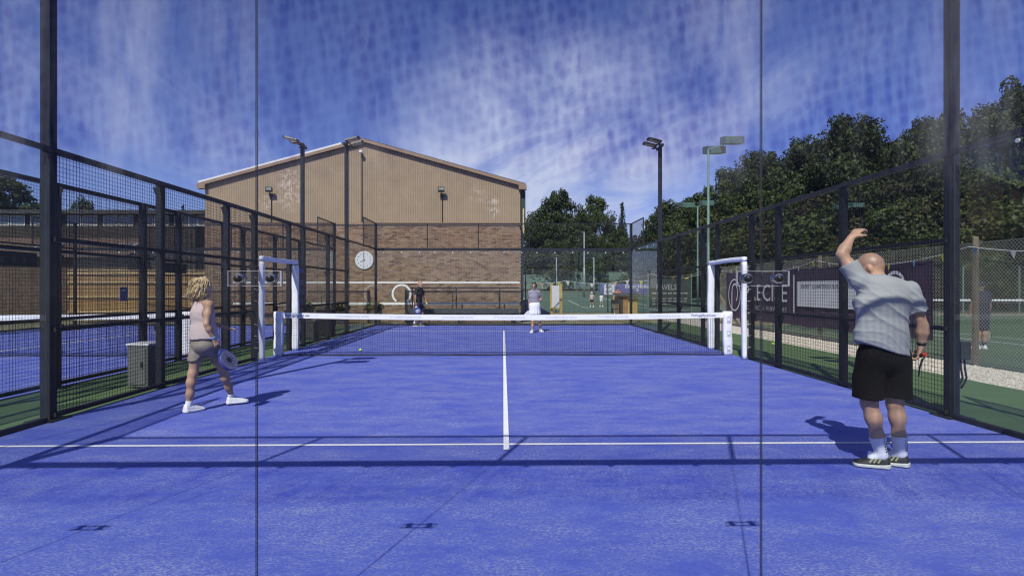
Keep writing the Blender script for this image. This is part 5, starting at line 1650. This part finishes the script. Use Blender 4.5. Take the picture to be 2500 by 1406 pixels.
# ---- the man at the right, back to the camera, left arm up
def man_right():
    r = thing('person', 'bald person in grey shirt and black shorts raising left arm, nearest on the right', 'person', (3.085, 2.33, 0.008))
    J = dict(shL=(-.195, .03, 1.520), shR=(.190, -.01, 1.435), elL=(-.295, .10, 1.735), wrL=(-.200, .13, 1.875), elR=(.268, -.06, 1.150), wrR=(.262, -.05, .985),
             hL=(-.110, .0, .90), hR=(.085, .0, .90), kL=(-.118, .02, .515), kR=(.100, .03, .515), aL=(-.040, -.02, .10), aR=(.145, .02, .10),
             tL=(-.195, .045, .035), tR=(-.005, .13, .035), neck=(-.010, .04, 1.535), head=(-.032, .135, 1.622), pel=(-.015, 0, .93), wai=(-.022, .0, 1.08), che=(-.005, .01, 1.33))
    side = (.97, 0, -.20)
    HF, HU = (-.55, .60, -.50), (-.30, .28, .85)
    def torso(P, g=0.0):
        d = eseg(P, J['pel'], J['wai'], .162 + g, .112 + g, .148 + g, .100 + g, (1, 0, -.05))
        d = smin(d, eseg(P, J['wai'], J['che'], .148 + g, .100 + g, .178 + g, .110 + g, side), .06)
        d = smin(d, eseg(P, J['che'], (.012, .02, 1.46), .178 + g, .110 + g, .135 + g, .085 + g, side), .06)
        return d
    def body(P):
        d = torso(P)
        for s_ in ('L', 'R'):
            d = smin(d, rc(P, (.012, .02, 1.45), J['sh' + s_], .075, .060), .05)
            d = smin(d, limb_arm(P, J['sh' + s_], J['el' + s_], J['wr' + s_], 1.12 if s_ == 'L' else 1.04), .03)
            d = smin(d, limb_leg(P, J['h' + s_], J['k' + s_], J['a' + s_], thick=1.0), .05)
            d = smin(d, foot(P, J['a' + s_], J['t' + s_]), .02)
        d = smin(d, rc(P, (.008, .03, 1.47), J['head'], .064, .055), .04)
        d = smin(d, head(P, J['head'], HF, HU, 1.09), .02)
        d = smin(d, hand(P, J['wrL'], (.060, .02, .052), (-.5, -.3, .75), .55, 1.22, True), .015)
        d = smin(d, hand(P, J['wrR'], (-.018, .012, -.085), (.80, -.50, .1), .95, 1.12), .015)
        return d
    bd = sculpt('body', body, (-.46, -.24, -.01), (.46, .34, 2.02), .0065, 'skin', r)
    # shaved scalp shading is real stubble: a slightly darker cap
    H = frame(HF, HU)
    def stub(P):
        q = (P - A_(J['head'])) @ H / 1.09
        d = el(q, (0, -.012, .018), (.0746, .0956, .0986)) * 1.09
        return np.maximum(np.maximum(d, (-.018 - q[:, 2]) * 1.0), (q[:, 1] - .035 - .25 * q[:, 2]) * 1.0)
    sculpt('hair', stub, (-.25, -.05, 1.5), (.08, .28, 1.82), .006, 'scalp', r)
    def tee(P):
        zz = P[:, 2]; fl = .024 + .030 * np.clip((1.25 - zz) / .35, 0, 1)
        d = torso(P, .017) - .010 * np.clip((1.28 - zz) / .4, 0, 1)
        hang = eseg(P, (-.040, -.005, .92), (-.025, -.01, 1.12), .190, .132, .158, .116, (1, 0, -.3)); d = smin(d, hang, .05)
        d = smin(d, rc(P, (-.205, -.03, 1.00), (-.170, 0, 1.34), .060, .035), .05)
        for s_, fr in (('L', .62), ('R', .60)):
            sh, e = A_(J['sh' + s_]), A_(J['el' + s_])
            d = smin(d, rc(P, (.012, .02, 1.43), sh, .092, .074), .05)
            tip = sh + (e - sh) * fr
            sl = np.maximum(rc(P, sh, tip + (e - sh) * .3, .072, .078), (P - tip) @ ((e - sh) / np.linalg.norm(e - sh)))
            d = smin(d, sl, .02)
        d = d + folds(P, .0075, .75, (.66, .1, .66)) * np.clip((1.58 - zz) * 4, .25, 1) + folds(P + .3, .0035, 1.7, (.45, .1, .85))
        d = np.maximum(d, (.945 - .30 * P[:, 0] + .006 * np.sin(17 * P[:, 0] + 9 * P[:, 1])) - zz)
        d = np.maximum(d, -(rc(P, (.01, .035, 1.50), A_(J['head']), .069, .069)))
        return d
    sculpt('shirt', tee, (-.38, -.26, .80), (.40, .28, 1.74), .0065, 'tee_grey', r)
    def shorts(P):
        d = eseg(P, (-.012, 0, .88), (-.016, 0, 1.04), .184, .138, .166, .126, (1, 0, 0))
        for s_, x in (('L', -1), ('R', 1)):
            h_ = A_(J['h' + s_]); k_ = A_(J['k' + s_]) + np.array([x * .010, 0, 0])
            d = smin(d, rc(P, h_, h_ * .05 + k_ * .95, .110, .118), .035)
        d = d + folds(P, .007, .9, (.3, .3, .35))
        d = np.maximum(d, (.560 + .008 * np.sin(P[:, 0] * 18 + 1)) - P[:, 2])
        return np.maximum(d, P[:, 2] - 1.05)
    sculpt('shorts', shorts, (-.33, -.24, .53), (.32, .24, 1.08), .0075, 'shorts_black', r)
    for s_ in 'LR':
        a, k_ = A_(J['a' + s_]), A_(J['k' + s_])
        def sock(P):
            u = (k_ - a) / np.linalg.norm(k_ - a)
            d = smin(rc(P, a, a + (k_ - a) * .42, .042, .068), rc(P, a, a * .6 + A_(J['t' + s_]) * .4, .042, .036), .02)
            return np.maximum(d, (P - a) @ u - .150)
        so = sculpt('sock', sock, a - .13, a + np.array([.12, .12, .22]), .006, 'sock_white', r)
        for k in range(6):
            for c in range(2):
                b = MB(); z = .135 + .021 * k; zz = z + .008; cx0 = a[0] + (k_[0] - a[0]) * (z - .1) / .42
                px, pz = cx0 + .014 + .017 * c - .02 * (s_ == 'R') * 0, z
                yy = a[1] - .043 - .024 * (z - .1) / .2 + (.008 if c else .0) + (k_[1] - a[1]) * (z - .1) / .42
                w = A_(r['_w'])
                b.add([(w[0] + px - .006, w[1] + yy - .001, w[2] + pz), (w[0] + px + .006, w[1] + yy - .001, w[2] + pz), (w[0] + px, w[1] + yy - .001, w[2] + pz + .014),
                       (w[0] + px - .006, w[1] + yy + .012, w[2] + pz), (w[0] + px + .006, w[1] + yy + .012, w[2] + pz), (w[0] + px, w[1] + yy + .012, w[2] + pz + .014)],
                      [(0, 1, 2), (5, 4, 3), (0, 3, 4, 1), (1, 4, 5, 2), (2, 5, 3, 0)])
                b.build('mark', 'black', so)
        t = A_(J['t' + s_])
        sh = sculpt('shoe', lambda P: shoe(P, a, t, 0.0)[0], np.minimum(a, t) - .12, np.maximum(a, t) + .12, .006, 'shoe_black', r)
        sculpt('sole', lambda P: shoe(P, a, t, 0.0)[1], (min(a[0], t[0]) - .12, min(a[1], t[1]) - .12, -.012), (max(a[0], t[0]) + .12, max(a[1], t[1]) + .12, .07), .006, 'sole_cream', sh)
        d = (t - a); d[2] = 0; d /= np.linalg.norm(d); sd = np.array([d[1], -d[0], 0])
        if sd[1] > 0: sd = -sd
        for k in range(3):
            b = MB(); w = A_(r['_w']); p = w + a + d * (.035 + .030 * k) + sd * .046; p[2] = w[2] + .045
            q = p + d * -.022; q[2] = w[2] + .085 - .006 * k
            q = q - sd * .006
            b.bar(p, q, .011, .012, tuple(sd)); b.build('stripe', 'stripe', sh)
    eyes(r, J['head'], HF, HU, s=1.09)
    # wrist band
    w = A_(r['_w']); a = A_(J['wrR']) + w; e = A_(J['elR']) + w; u = (e - a) / np.linalg.norm(e - a)
    b = MB(); b.tube([a + u * .01, a + u * .035], [.033, .034], 18); b.build('wrist_band', 'black', r, smooth=True)
    hp = A_(J['wrR']) + w + np.array([-.018, .012, -.085]) / np.linalg.norm((-.018, .012, -.085)) * .088 + np.array([-.020, .010, -.002])
    rk, P_ = racket('black padel racket in the right hand of the bald person', hp, hp + np.array([-.10, .27, -.10]), (.9, .3, .1), 'shoe_black', 'black')
    b = MB(); ax = Vector((-.10, .27, -.10)).normalized(); q = Vector(hp) - ax * .08
    b.tube([q, q - ax * .012], [.019, .017], 14); b.build('end_cap', 'red_grip', rk)
    b = MB(); b.tube([q - ax * .01, q + Vector((-.02, -.01, -.04)), q + Vector((-.035, .0, -.10)), q + Vector((-.03, .02, -.17)), q + Vector((-.015, .03, -.10)), q + Vector((0, .02, -.03))], .006, 6); b.build('strap', 'black', rk, smooth=True)
man_right()

# ---- the woman at the left, walking away to the right
def woman_left():
    r = thing('person', 'blonde person in pale pink vest and khaki shorts walking on the left', 'person', (-3.57, 4.52, 0.008))
    J = dict(shL=(-.135, .06, 1.265), shR=(.095, -.065, 1.262), elR=(.105, -.145, 1.04), wrR=(.165, -.085, .850), elL=(-.12, .12, 1.08), wrL=(.12, .30, .965),
             hL=(-.070, .03, .80), hR=(.075, -.02, .80), kL=(-.115, -.03, .445), kR=(.130, .20, .455), aL=(-.150, -.05, .088), aR=(.145, .38, .105),
             tL=(-.075, .08, .03), tR=(.275, .47, .035), head=(-.020, .03, 1.455))
    HF, HU = (.62, .74, -.25), (.12, .1, 1)
    sd = (.86, -.42, 0)
    def torso(P, g=0.0):
        d = eseg(P, (.0, 0, .79), (-.005, 0, .95), .150 + g, .108 + g, .118 + g, .086 + g, sd)
        d = smin(d, eseg(P, (-.005, 0, .95), (-.018, 0, 1.16), .116 + g, .084 + g, .132 + g, .088 + g, sd), .06)
        return smin(d, eseg(P, (-.018, 0, 1.16), (-.02, .01, 1.27), .132 + g, .088 + g, .090 + g, .060 + g, sd), .05)
    def body(P):
        d = torso(P)
        for s_ in 'LR':
            d = smin(d, rc(P, (-.02, .01, 1.26), J['sh' + s_], .055, .046), .04)
            d = smin(d, limb_arm(P, J['sh' + s_], J['el' + s_], J['wr' + s_], .84), .025)
            d = smin(d, limb_leg(P, J['h' + s_], J['k' + s_], J['a' + s_], thick=.84), .05)
            d = smin(d, foot(P, J['a' + s_], J['t' + s_], .034), .02)
        d = smin(d, rc(P, (-.02, .01, 1.26), J['head'], .048, .045), .03)
        d = smin(d, head(P, J['head'], HF, HU, .96), .015)
        d = smin(d, hand(P, J['wrR'], (.03, .02, -.08), (.6, -.7, .2), .95, .86), .012)
        d = smin(d, hand(P, J['wrL'], (.09, .02, -.02), (-.1, .3, .9), .22, .86, True), .012)
        return d
    sculpt('body', body, (-.33, -.22, -.01), (.36, .56, 1.60), .0075, 'skin', r)
    def vest(P):
        zz = P[:, 2]
        d = torso(P, .013) - .026 * np.clip((1.15 - zz) / .28, 0, 1)
        d = smin(d, rc(P, (-.065, .01, 1.27), (-.045, -.01, 1.18), .050, .07), .03)
        d = smin(d, rc(P, (.028, -.01, 1.275), (-.01, -.03, 1.18), .042, .07), .03)
        d = np.maximum(d, -(rc(P, A_(J['shR']) + (.02, -.02, .02), (.100, -.120, 1.14), .066, .056)))
        d = np.maximum(d, -(rc(P, A_(J['shL']) + (-.03, 0, .03), (-.175, .04, 1.15), .055, .045)))
        d = np.maximum(d, -(rc(P, (-.02, .01, 1.30), A_(J['head']), .068, .075)))
        d = d + folds(P, .004, .9, (.5, .3, .35)) * np.clip((1.2 - zz) * 5, 0, 1)
        return np.maximum(d, (.858 + .006 * np.sin(P[:, 0] * 21)) - zz)
    sculpt('vest', vest, (-.26, -.20, .82), (.24, .20, 1.36), .0065, 'tank_pink', r)
    def shorts(P):
        d = eseg(P, (.0, 0, .79), (-.002, 0, .92), .168, .124, .140, .104, sd)
        for s_ in 'LR':
            h_ = A_(J['h' + s_]); k_ = A_(J['k' + s_]); d = smin(d, rc(P, h_, h_ * .45 + k_ * .55, .088, .092), .010)
        d = d + folds(P, .006, 1.0, (.2, .3, .3))
        lo = .615 + .02 * np.sin(P[:, 0] * 16) + .05 * np.exp(-((P[:, 0] - .0) / .03) ** 2)
        return np.maximum(np.maximum(d, lo - P[:, 2]), P[:, 2] - .93)
    sculpt('shorts', shorts, (-.25, -.22, .59), (.27, .28, .96), .0065, 'shorts_khaki', r)
    for s_ in 'LR':
        a, t = A_(J['a' + s_]), A_(J['t' + s_]); k_ = A_(J['k' + s_])
        def sock(P):
            u = (k_ - a) / np.linalg.norm(k_ - a)
            return np.maximum(rc(P, a, a + (k_ - a) * .2, .038, .041), (P - a) @ u - .045)
        sculpt('sock', sock, a - .1, a + .12, .006, 'sock_white', r)
        z0 = 0.0 if s_ == 'L' else .012
        sh = sculpt('shoe', lambda P: shoe(P, a, t, z0, .006)[0], np.minimum(a, t) - .12, np.maximum(a, t) + .12, .006, 'shoe_white', r)
        sculpt('sole', lambda P: shoe(P, a, t, z0, .006)[1], (min(a[0], t[0]) - .12, min(a[1], t[1]) - .12, z0 - .012), (max(a[0], t[0]) + .12, max(a[1], t[1]) + .12, z0 + .07), .006, 'shoe_white', sh)
    H = frame(HF, HU); hc = A_(J['head'])
    def hair(P):
        q = (P - hc) @ H / .96
        d = el(q, (0, -.028, .026), (.096, .106, .108))
        d = smin(d, el(q, (-.02, -.085, -.060), (.088, .060, .092)), .04)
        d = smin(d, el(q, (-.070, -.01, -.065), (.032, .060, .085)), .03)
        d = smin(d, el(q, (.072, -.02, -.055), (.028, .055, .075)), .03)
        w = .007 * np.sin(q[:, 0] * 95 + 4 * np.sin(q[:, 2] * 26)) * .6 + .007 * np.sin(q[:, 1] * 80 + q[:, 2] * 35 + 3 * np.sin(q[:, 0] * 40)) * .6 + .007 * np.sin(q[:, 2] * 70 + q[:, 0] * 50)
        d = d + w
        return np.maximum(d, (q[:, 1] - .052 - .3 * np.maximum(q[:, 2], -.02)))
    hr = sculpt('hair', hair, hc - .22, hc + .2, .006, 'hair_blonde', r)
    rr = random.Random(4); w = A_(r['_w'])
    lk = MB()
    for i in range(260):
        a = rr.uniform(-2.6, .6); z = rr.uniform(-.09, .10)
        p0 = hc + H @ np.array([.092 * math.cos(a), -.03 + .10 * math.sin(a), z])
        L_ = rr.uniform(.04, .11)
        dn = np.array([rr.uniform(-.03, .02) - .02, rr.uniform(-.03, .01), -L_])
        out = (H @ np.array([math.cos(a), math.sin(a), 0])) * rr.uniform(.005, .03)
        lk.tube([w + p0, w + p0 + dn * .5 + out, w + p0 + dn + out * rr.uniform(-.4, 1.4)], [.0042, .0032, .0006], 5)
    lk.build('lock', 'hair_locks', hr, smooth=True)
    eyes(r, hc, HF, HU, s=.96)
    a = A_(J['wrR']) + w; e = A_(J['elR']) + w; u = (e - a) / np.linalg.norm(e - a)
    b = MB(); b.tube([a + u * .015, a + u * .04], [.026, .027], 16); b.build('wrist_band', 'band_blue', r, smooth=True)
    hp = A_(J['wrR']) + w + np.array([.03, .02, -.08]) / .088 * .062 + np.array([.0, .012, 0])
    rk, P_ = racket('blue and violet padel racket held low by the blonde person', hp, hp + np.array([.115, .02, -.190]), (.97, -.2, .12), 'racket_violet', 'racket_blue', 'black', 0.96)
    b = MB(); st = []
    for i in range(16):
        a_ = math.pi * 2 * i / 16; q = .075 if i % 2 == 0 else .026
        st.append((q * math.cos(a_) * (1.25 if i % 4 == 0 else .75), q * math.sin(a_)))
    for sg in (1, -1):
        b.add([P_(a_, s_, sg * .0216) for a_, s_ in st] + [P_(0, 0, sg * .0216)], [(i, (i + 1) % 16, 16) for i in range(16)])
    b.build('print', 'black', rk)
woman_left()

# ---- smaller figures: one builder, posed by joints
def figure(label, loc, J, cloth, h=.012, HF=(0, -1, 0), HU=(0, 0, 1), side=(1, 0, 0), hs=1.0, skin='skin', thick=1.0, curl=.8):
    r = thing('person', label, 'person', loc)
    pel, che, nk = A_(J['pel']), A_(J['che']), A_(J['nk'])
    bw = J.get('bw', (.150, .100, .165, .108, .110, .075))
    def torso(P, g=0.0):
        d = eseg(P, pel, pel * .55 + che * .45, bw[0] + g, bw[1] + g, bw[0] * .92 + g, bw[1] * .95 + g, side)
        d = smin(d, eseg(P, pel * .55 + che * .45, che, bw[0] * .92 + g, bw[1] * .95 + g, bw[2] + g, bw[3] + g, side), .05)
        return smin(d, eseg(P, che, nk - (0, 0, .03), bw[2] + g, bw[3] + g, bw[4] + g, bw[5] + g, side), .05)
    def body(P):
        d = torso(P)
        for s_ in 'LR':
            d = smin(d, rc(P, nk - (0, 0, .05), J['sh' + s_], .06 * thick, .05 * thick), .04)
            d = smin(d, limb_arm(P, J['sh' + s_], J['el' + s_], J['wr' + s_], .95 * thick), .025)
            wr, e = A_(J['wr' + s_]), A_(J['el' + s_])
            d = smin(d, hand(P, wr, wr - e, J.get('hn', (-.7, -.5, .2)), curl, .95 * hs, s_ == 'L'), .012)
            d = smin(d, limb_leg(P, J['h' + s_], J['k' + s_], J['a' + s_], thick=thick), .05)
            d = smin(d, foot(P, J['a' + s_], J['t' + s_]), .02)
        d = smin(d, rc(P, nk - (0, 0, .05), J['head'], .052 * thick, .048 * thick), .03)
        return smin(d, head(P, J['head'], HF, HU, hs), .015)
    pts = np.array([A_(v) for k, v in J.items() if k not in ('bw', 'hn')])
    lo, hi = pts.min(0) - .24, pts.max(0) + .24
    lo[2] = -.015
    sculpt('body', body, lo, hi, h, skin, r)
    eyes(r, J['head'], HF, HU, s=hs)
    top, sleeve, hem, bot, bothem, flare = cloth
    def tee(P):
        d = torso(P, .018)
        for s_ in 'LR':
            sh, e = A_(J['sh' + s_]), A_(J['el' + s_]); tip = sh + (e - sh) * sleeve
            d = smin(d, rc(P, nk - (0, 0, .06), sh, .078 * thick, .070 * thick), .04)
            d = smin(d, np.maximum(rc(P, sh, tip, .068 * thick, .066 * thick), (P - tip) @ ((e - sh) / np.linalg.norm(e - sh))), .02)
        d = d + folds(P, .004)
        d = np.maximum(d, hem - P[:, 2])
        return np.maximum(d, -rc(P, nk + (0, 0, -.01), A_(J['head']), .062 * thick, .062 * thick))
    sculpt('shirt', tee, lo, hi, h * .85, top, r)
    def lower(P):
        d = eseg(P, pel - (0, 0, .04), pel + (0, 0, .12), bw[0] + .02, bw[1] + .025, bw[0] + .012, bw[1] + .015, side)
        if flare:
            d = smin(d, eseg(P, pel - (0, 0, .02), (pel[0], pel[1], bothem - .1), bw[0] + .03, bw[1] + .04, bw[0] + .040, bw[1] + .06, side), .05)
            d = d + .010 * np.sin(np.arctan2(P[:, 1] - pel[1], P[:, 0] - pel[0]) * 12) * np.clip((pel[2] - P[:, 2]) * 4, 0, 1)
        else:
            for s_ in 'LR':
                h_, k_ = A_(J['h' + s_]), A_(J['k' + s_]); d = smin(d, rc(P, h_, h_ * .1 + k_ * .9, .098 * thick, .092 * thick), .03)
            d = d + folds(P, .004)
        return np.maximum(np.maximum(d, bothem - P[:, 2]), P[:, 2] - hem - .05)
    sculpt('skirt' if flare else 'shorts', lower, lo, hi, h * .85, bot, r)
    return r
def shoes_for(r, J, m, sole, z=0.0):
    for s_ in 'LR':
        a, t = A_(J['a' + s_]), A_(J['t' + s_])
        sh = sculpt('shoe', lambda P: shoe(P, a, t, z, .006)[0], np.minimum(a, t) - .13, np.maximum(a, t) + .13, .008, m, r)
        sculpt('sole', lambda P: shoe(P, a, t, z, .006)[1], (min(a[0], t[0]) - .12, min(a[1], t[1]) - .12, z - .012), (max(a[0], t[0]) + .12, max(a[1], t[1]) + .12, z + .07), .007, sole, sh)
def socks_for(r, J, m, top=.2):
    for s_ in 'LR':
        a, k_ = A_(J['a' + s_]), A_(J['k' + s_])
        sculpt('sock', lambda P: np.maximum(rc(P, a, a + (k_ - a) * .5, .040, .052), (P - a) @ ((k_ - a) / np.linalg.norm(k_ - a)) - top), a - .12, a + np.array([.12, .12, .3]), .009, m, r)

# far left man, walking to the right in profile, face turned to the camera
J = dict(pel=(0, 0, .88), che=(.02, 0, 1.24), nk=(.045, 0, 1.46), head=(.075, -.01, 1.60), shL=(.09, .17, 1.40), shR=(-.02, -.17, 1.39), elR=(-.07, -.22, 1.13), wrR=(-.075, -.20, .90),
         elL=(.20, .20, 1.16), wrL=(.28, .16, .93), hL=(.03, .085, .86), hR=(-.02, -.085, .86), kL=(.14, .09, .50), kR=(.02, -.08, .48), aL=(.08, .09, .10), aR=(-.13, -.09, .12),
         tL=(.23, .07, .035), tR=(.0, -.12, .04), bw=(.155, .125, .180, .125, .120, .085), hn=(-.2, -.9, .2))
HFm = (.80, -.60, -.12)
r = figure('bald bearded person in black shirt walking by the far glass wall', (-3.27, 19.45, .008), J, ('tee_black', .72, .86, 'navy', .55, False), .012, HFm, (0, 0, 1), (.15, 1, 0), 1.02, 'skin_tan')
shoes_for(r, J, 'shoe_black', 'sole_cream'); socks_for(r, J, 'sock_white', .13)
H = frame(HFm); hc = A_(J['head'])
def beard(P):
    q = (P - hc) @ H
    d = smin(el(q, (0, .040, -.072), (.060, .064, .056)), el(q, (0, .082, -.098), (.03, .03, .03)), .02)
    d = np.maximum(d, -el(q, (0, .10, -.060), (.024, .03, .010)))
    return np.maximum(d, q[:, 2] + .040)
sculpt('beard', beard, hc - .2, hc + .2, .008, 'beard_grey', r)
w = A_(r['_w']); hp = A_(J['wrR']) + w + np.array([-.002, .01, -.075])
rk, P_ = racket('blue padel racket with a white letter held by the far bald person', hp, hp + np.array([.085, -.02, -.235]), (.25, -.95, 0), 'racket_blue', 'racket_blue', 'racket_blue', 1.02)
b = MB()
for sg in (1, -1):
    for (a0, a1, s0, s1) in ((-.05, .05, -.065, -.045), (-.05, .05, -.01, .01), (-.05, .05, .045, .065), (-.05, -.028, -.065, .065), (.028, .05, -.065, .065)):
        b.add([P_(a0, s0, sg * .0216), P_(a1, s0, sg * .0216), P_(a1, s1, sg * .0216), P_(a0, s1, sg * .0216)], [(0, 1, 2, 3)])
b.build('print', 'racket_white', rk)
b = MB()
for sg in (1, -1): b.add([P_(-.15, -.05, sg * .0216), P_(-.205, 0, sg * .0216), P_(-.15, .05, sg * .0216), P_(-.135, 0, sg * .0216)], [(0, 1, 2, 3)])
b.build('print', 'racket_white', rk)
p = A_(J['wrL']) + w + np.array([.035, -.03, -.075])
b = MB(); b.sphere(p, .033, 14, 10); tag(b.build('ball', 'ball', origin=tuple(p), smooth=True), 'yellow ball in the left hand of the far bald person', 'ball', 'padel balls')

# far woman, walking towards the camera, left hand on hip
J = dict(pel=(.0, 0, .90), che=(-.02, 0, 1.18), nk=(-.005, -.01, 1.37), head=(-.005, -.04, 1.505), shL=(.135, .0, 1.315), shR=(-.15, -.01, 1.315), elL=(.235, .05, 1.10), wrL=(.135, -.02, 1.01),
         elR=(-.165, .0, 1.08), wrR=(-.175, -.05, .86), hL=(.08, 0, .86), hR=(-.07, 0, .86), kL=(.13, .02, .49), kR=(-.05, -.06, .47), aL=(.215, .14, .115), aR=(-.085, -.16, .09),
         tL=(.27, .03, .04), tR=(-.12, -.28, .035), bw=(.155, .110, .140, .105, .100, .070), hn=(-.3, -.9, .2))
HFw = (-.42, -.90, -.12)
r = figure('person in grey mauve top and white skirt with sunglasses beyond the net', (1.0, 16.35, .008), J, ('tee_mauve', .45, .955, 'skirt_white', .60, True), .011, HFw, (.05, 0, 1), (1, .1, 0), .96, 'skin', .90)
shoes_for(r, J, 'shoe_white', 'shoe_white')
H = frame(HFw, (.05, 0, 1)); hc = A_(J['head'])
def hairw(P):
    q = (P - hc) @ H / .96
    d = el(q, (0, -.022, .028), (.084, .104, .104))
    d = smin(d, el(q, (.01, -.075, .105), (.046, .046, .046)), .02)
    d = d + .004 * np.sin(q[:, 0] * 90 + q[:, 2] * 40)
    return np.maximum(d, q[:, 1] - .048 - .1 * q[:, 2])
sculpt('hair', hairw, hc - .22, hc + .26, .008, 'hair_dark', r)
b = MB(); w = A_(r['_w'])
for e in (-1, 1):
    c = w + hc + H @ (np.array([e * .032, .094, .016]) * .96); b.sphere(c, .026, 10, 7, (1, .5, .8))
b.bar(w + hc + H @ (np.array([-.078, .03, .02]) * .96), w + hc + H @ (np.array([-.05, .095, .02]) * .96), .006, .01)
b.bar(w + hc + H @ (np.array([.078, .03, .02]) * .96), w + hc + H @ (np.array([.05, .095, .02]) * .96), .006, .01)
b.build('sunglasses', 'black', r, smooth=True)
bust = A_((-.02, -.07, 1.16))
hp = A_(J['wrR']) + w + np.array([-.005, -.02, -.075])
rk, P_ = racket('white padel racket hanging from the hand of the person in the white skirt', hp, hp + np.array([-.045, -.03, -.24]), (.3, -.95, 0), 'racket_white', 'racket_white', 'print_faint', 1.0)

# person in dark kit on the tennis court beyond the chain link
J = dict(pel=(0, 0, .86), che=(.0, 0, 1.18), nk=(.0, .01, 1.37), head=(-.005, .03, 1.50), shL=(-.16, 0, 1.31), shR=(.16, 0, 1.31), elL=(-.20, .03, 1.06), wrL=(-.20, .10, .86),
         elR=(.20, .0, 1.06), wrR=(.215, .05, .85), hL=(-.08, 0, .83), hR=(.08, 0, .83), kL=(-.09, .0, .46), kR=(.09, .02, .46), aL=(-.10, 0, .09), aR=(.085, .02, .09), tL=(-.12, .14, .03), tR=(.10, .16, .03),
         bw=(.155, .11, .165, .11, .11, .075), hn=(.9, -.2, .2))
r = figure('person in dark navy kit and cap standing behind the chain link fence', (11.46, 11.2, 0.0), J, ('navy', .6, .86, 'navy', .44, False), .012, (-.1, 1, 0), (0, 0, 1), (1, 0, 0), .98)
shoes_for(r, J, 'shoe_white', 'shoe_white'); socks_for(r, J, 'navy', .10)
hc = A_(J['head'])
sculpt('cap', lambda P: np.maximum(smin(el(P, hc + (0, -.01, .03), (.088, .108, .100)), el(P, hc + (0, .12, .04), (.06, .08, .014)), .01), hc[2] + .012 - P[:, 2]), hc - .2, hc + .24, .009, 'navy', r)
w = A_(r['_w']); hp = A_(J['wrR']) + w + np.array([.01, .02, -.07])
rk = thing('tennis_racket', 'tennis racket hanging beside the person in dark kit', 'racket', tuple(hp))
b = MB(); b.tube([hp, hp + np.array([.02, .03, -.30])], .014, 8); b.build('handle', 'black', rk)
c = hp + np.array([.035, .05, -.46]); rim_ = [c + np.array([.115 * math.cos(a), .03 * math.cos(a), .15 * math.sin(a)]) for a in np.linspace(0, 2 * math.pi, 29)]
b = MB(); b.tube(rim_, .010, 6, caps=False); b.build('rim', 'black', rk)
b = MB()
for i in range(-5, 6):
    q = i / 6; hh = math.sqrt(1 - q * q)
    b.bar(c + np.array([.115 * q, .03 * q, -.15 * hh]), c + np.array([.115 * q, .03 * q, .15 * hh]), .002, .002); b.bar(c + np.array([-.115 * hh, -.03 * hh, .15 * q]), c + np.array([.115 * hh, .03 * hh, .15 * q]), .002, .002)
stuff(b.build('strings', 'flag_white', rk))

# three small figures on the far courts
def kid(label, x, y, H_, top, bot, capm, ph, HF):
    k = H_ / 1.5
    J = dict(pel=(0, 0, .80), che=(.0, 0, 1.08), nk=(.0, .0, 1.24), head=(0, -.01, 1.37), shL=(.13, 0, 1.19), shR=(-.13, 0, 1.19), elL=(.24, -.06, 1.02), wrL=(.26, -.20, .90 + ph), elR=(-.22, -.04, .98), wrR=(-.26, -.16, .84),
             hL=(.07, 0, .77), hR=(-.07, 0, .77), kL=(.12, 0, .43), kR=(-.11, .02, .43), aL=(.14, 0, .08), aR=(-.14, .02, .08), tL=(.16, -.12, .03), tR=(-.16, -.10, .03), bw=(.13, .095, .135, .095, .09, .065))
    J = {a: (tuple(q * k for q in v)) for a, v in J.items()}
    r = figure(label, (x, y, gz(y) + .005), J, (top, .5, .72 * k, bot, .52 * k, False), .016, HF, (0, 0, 1), (1, 0, 0), .95 * max(k, .8), 'skin', .85 * k)
    shoes_for(r, J, 'shoe_white', 'shoe_white')
    hc = A_(J['head'])
    sculpt('cap' if capm == 'cap_white' else 'hair', lambda P: np.maximum(el(P, hc + (0, .008, .03), (.085, .105, .10)), hc[2] + .02 - P[:, 2]), hc - .2, hc + .24, .012, capm, r)
kid('child in pink shirt and white cap on the far green court', 6.75, 41.0, 1.12, 'kid_pink', 'black', 'cap_white', .05, (-.5, -1, 0))
kid('child in white beside the pink shirted child on the far court', 7.65, 42.0, 1.02, 'cap_white', 'cap_white', 'hair_dark', .0, (-1, -.2, 0))
kid('person in orange top behind the wooden kiosk', 6.30, 29.0, 1.50, 'kid_orange', 'navy', 'hair_dark', .0, (0, -1, 0))
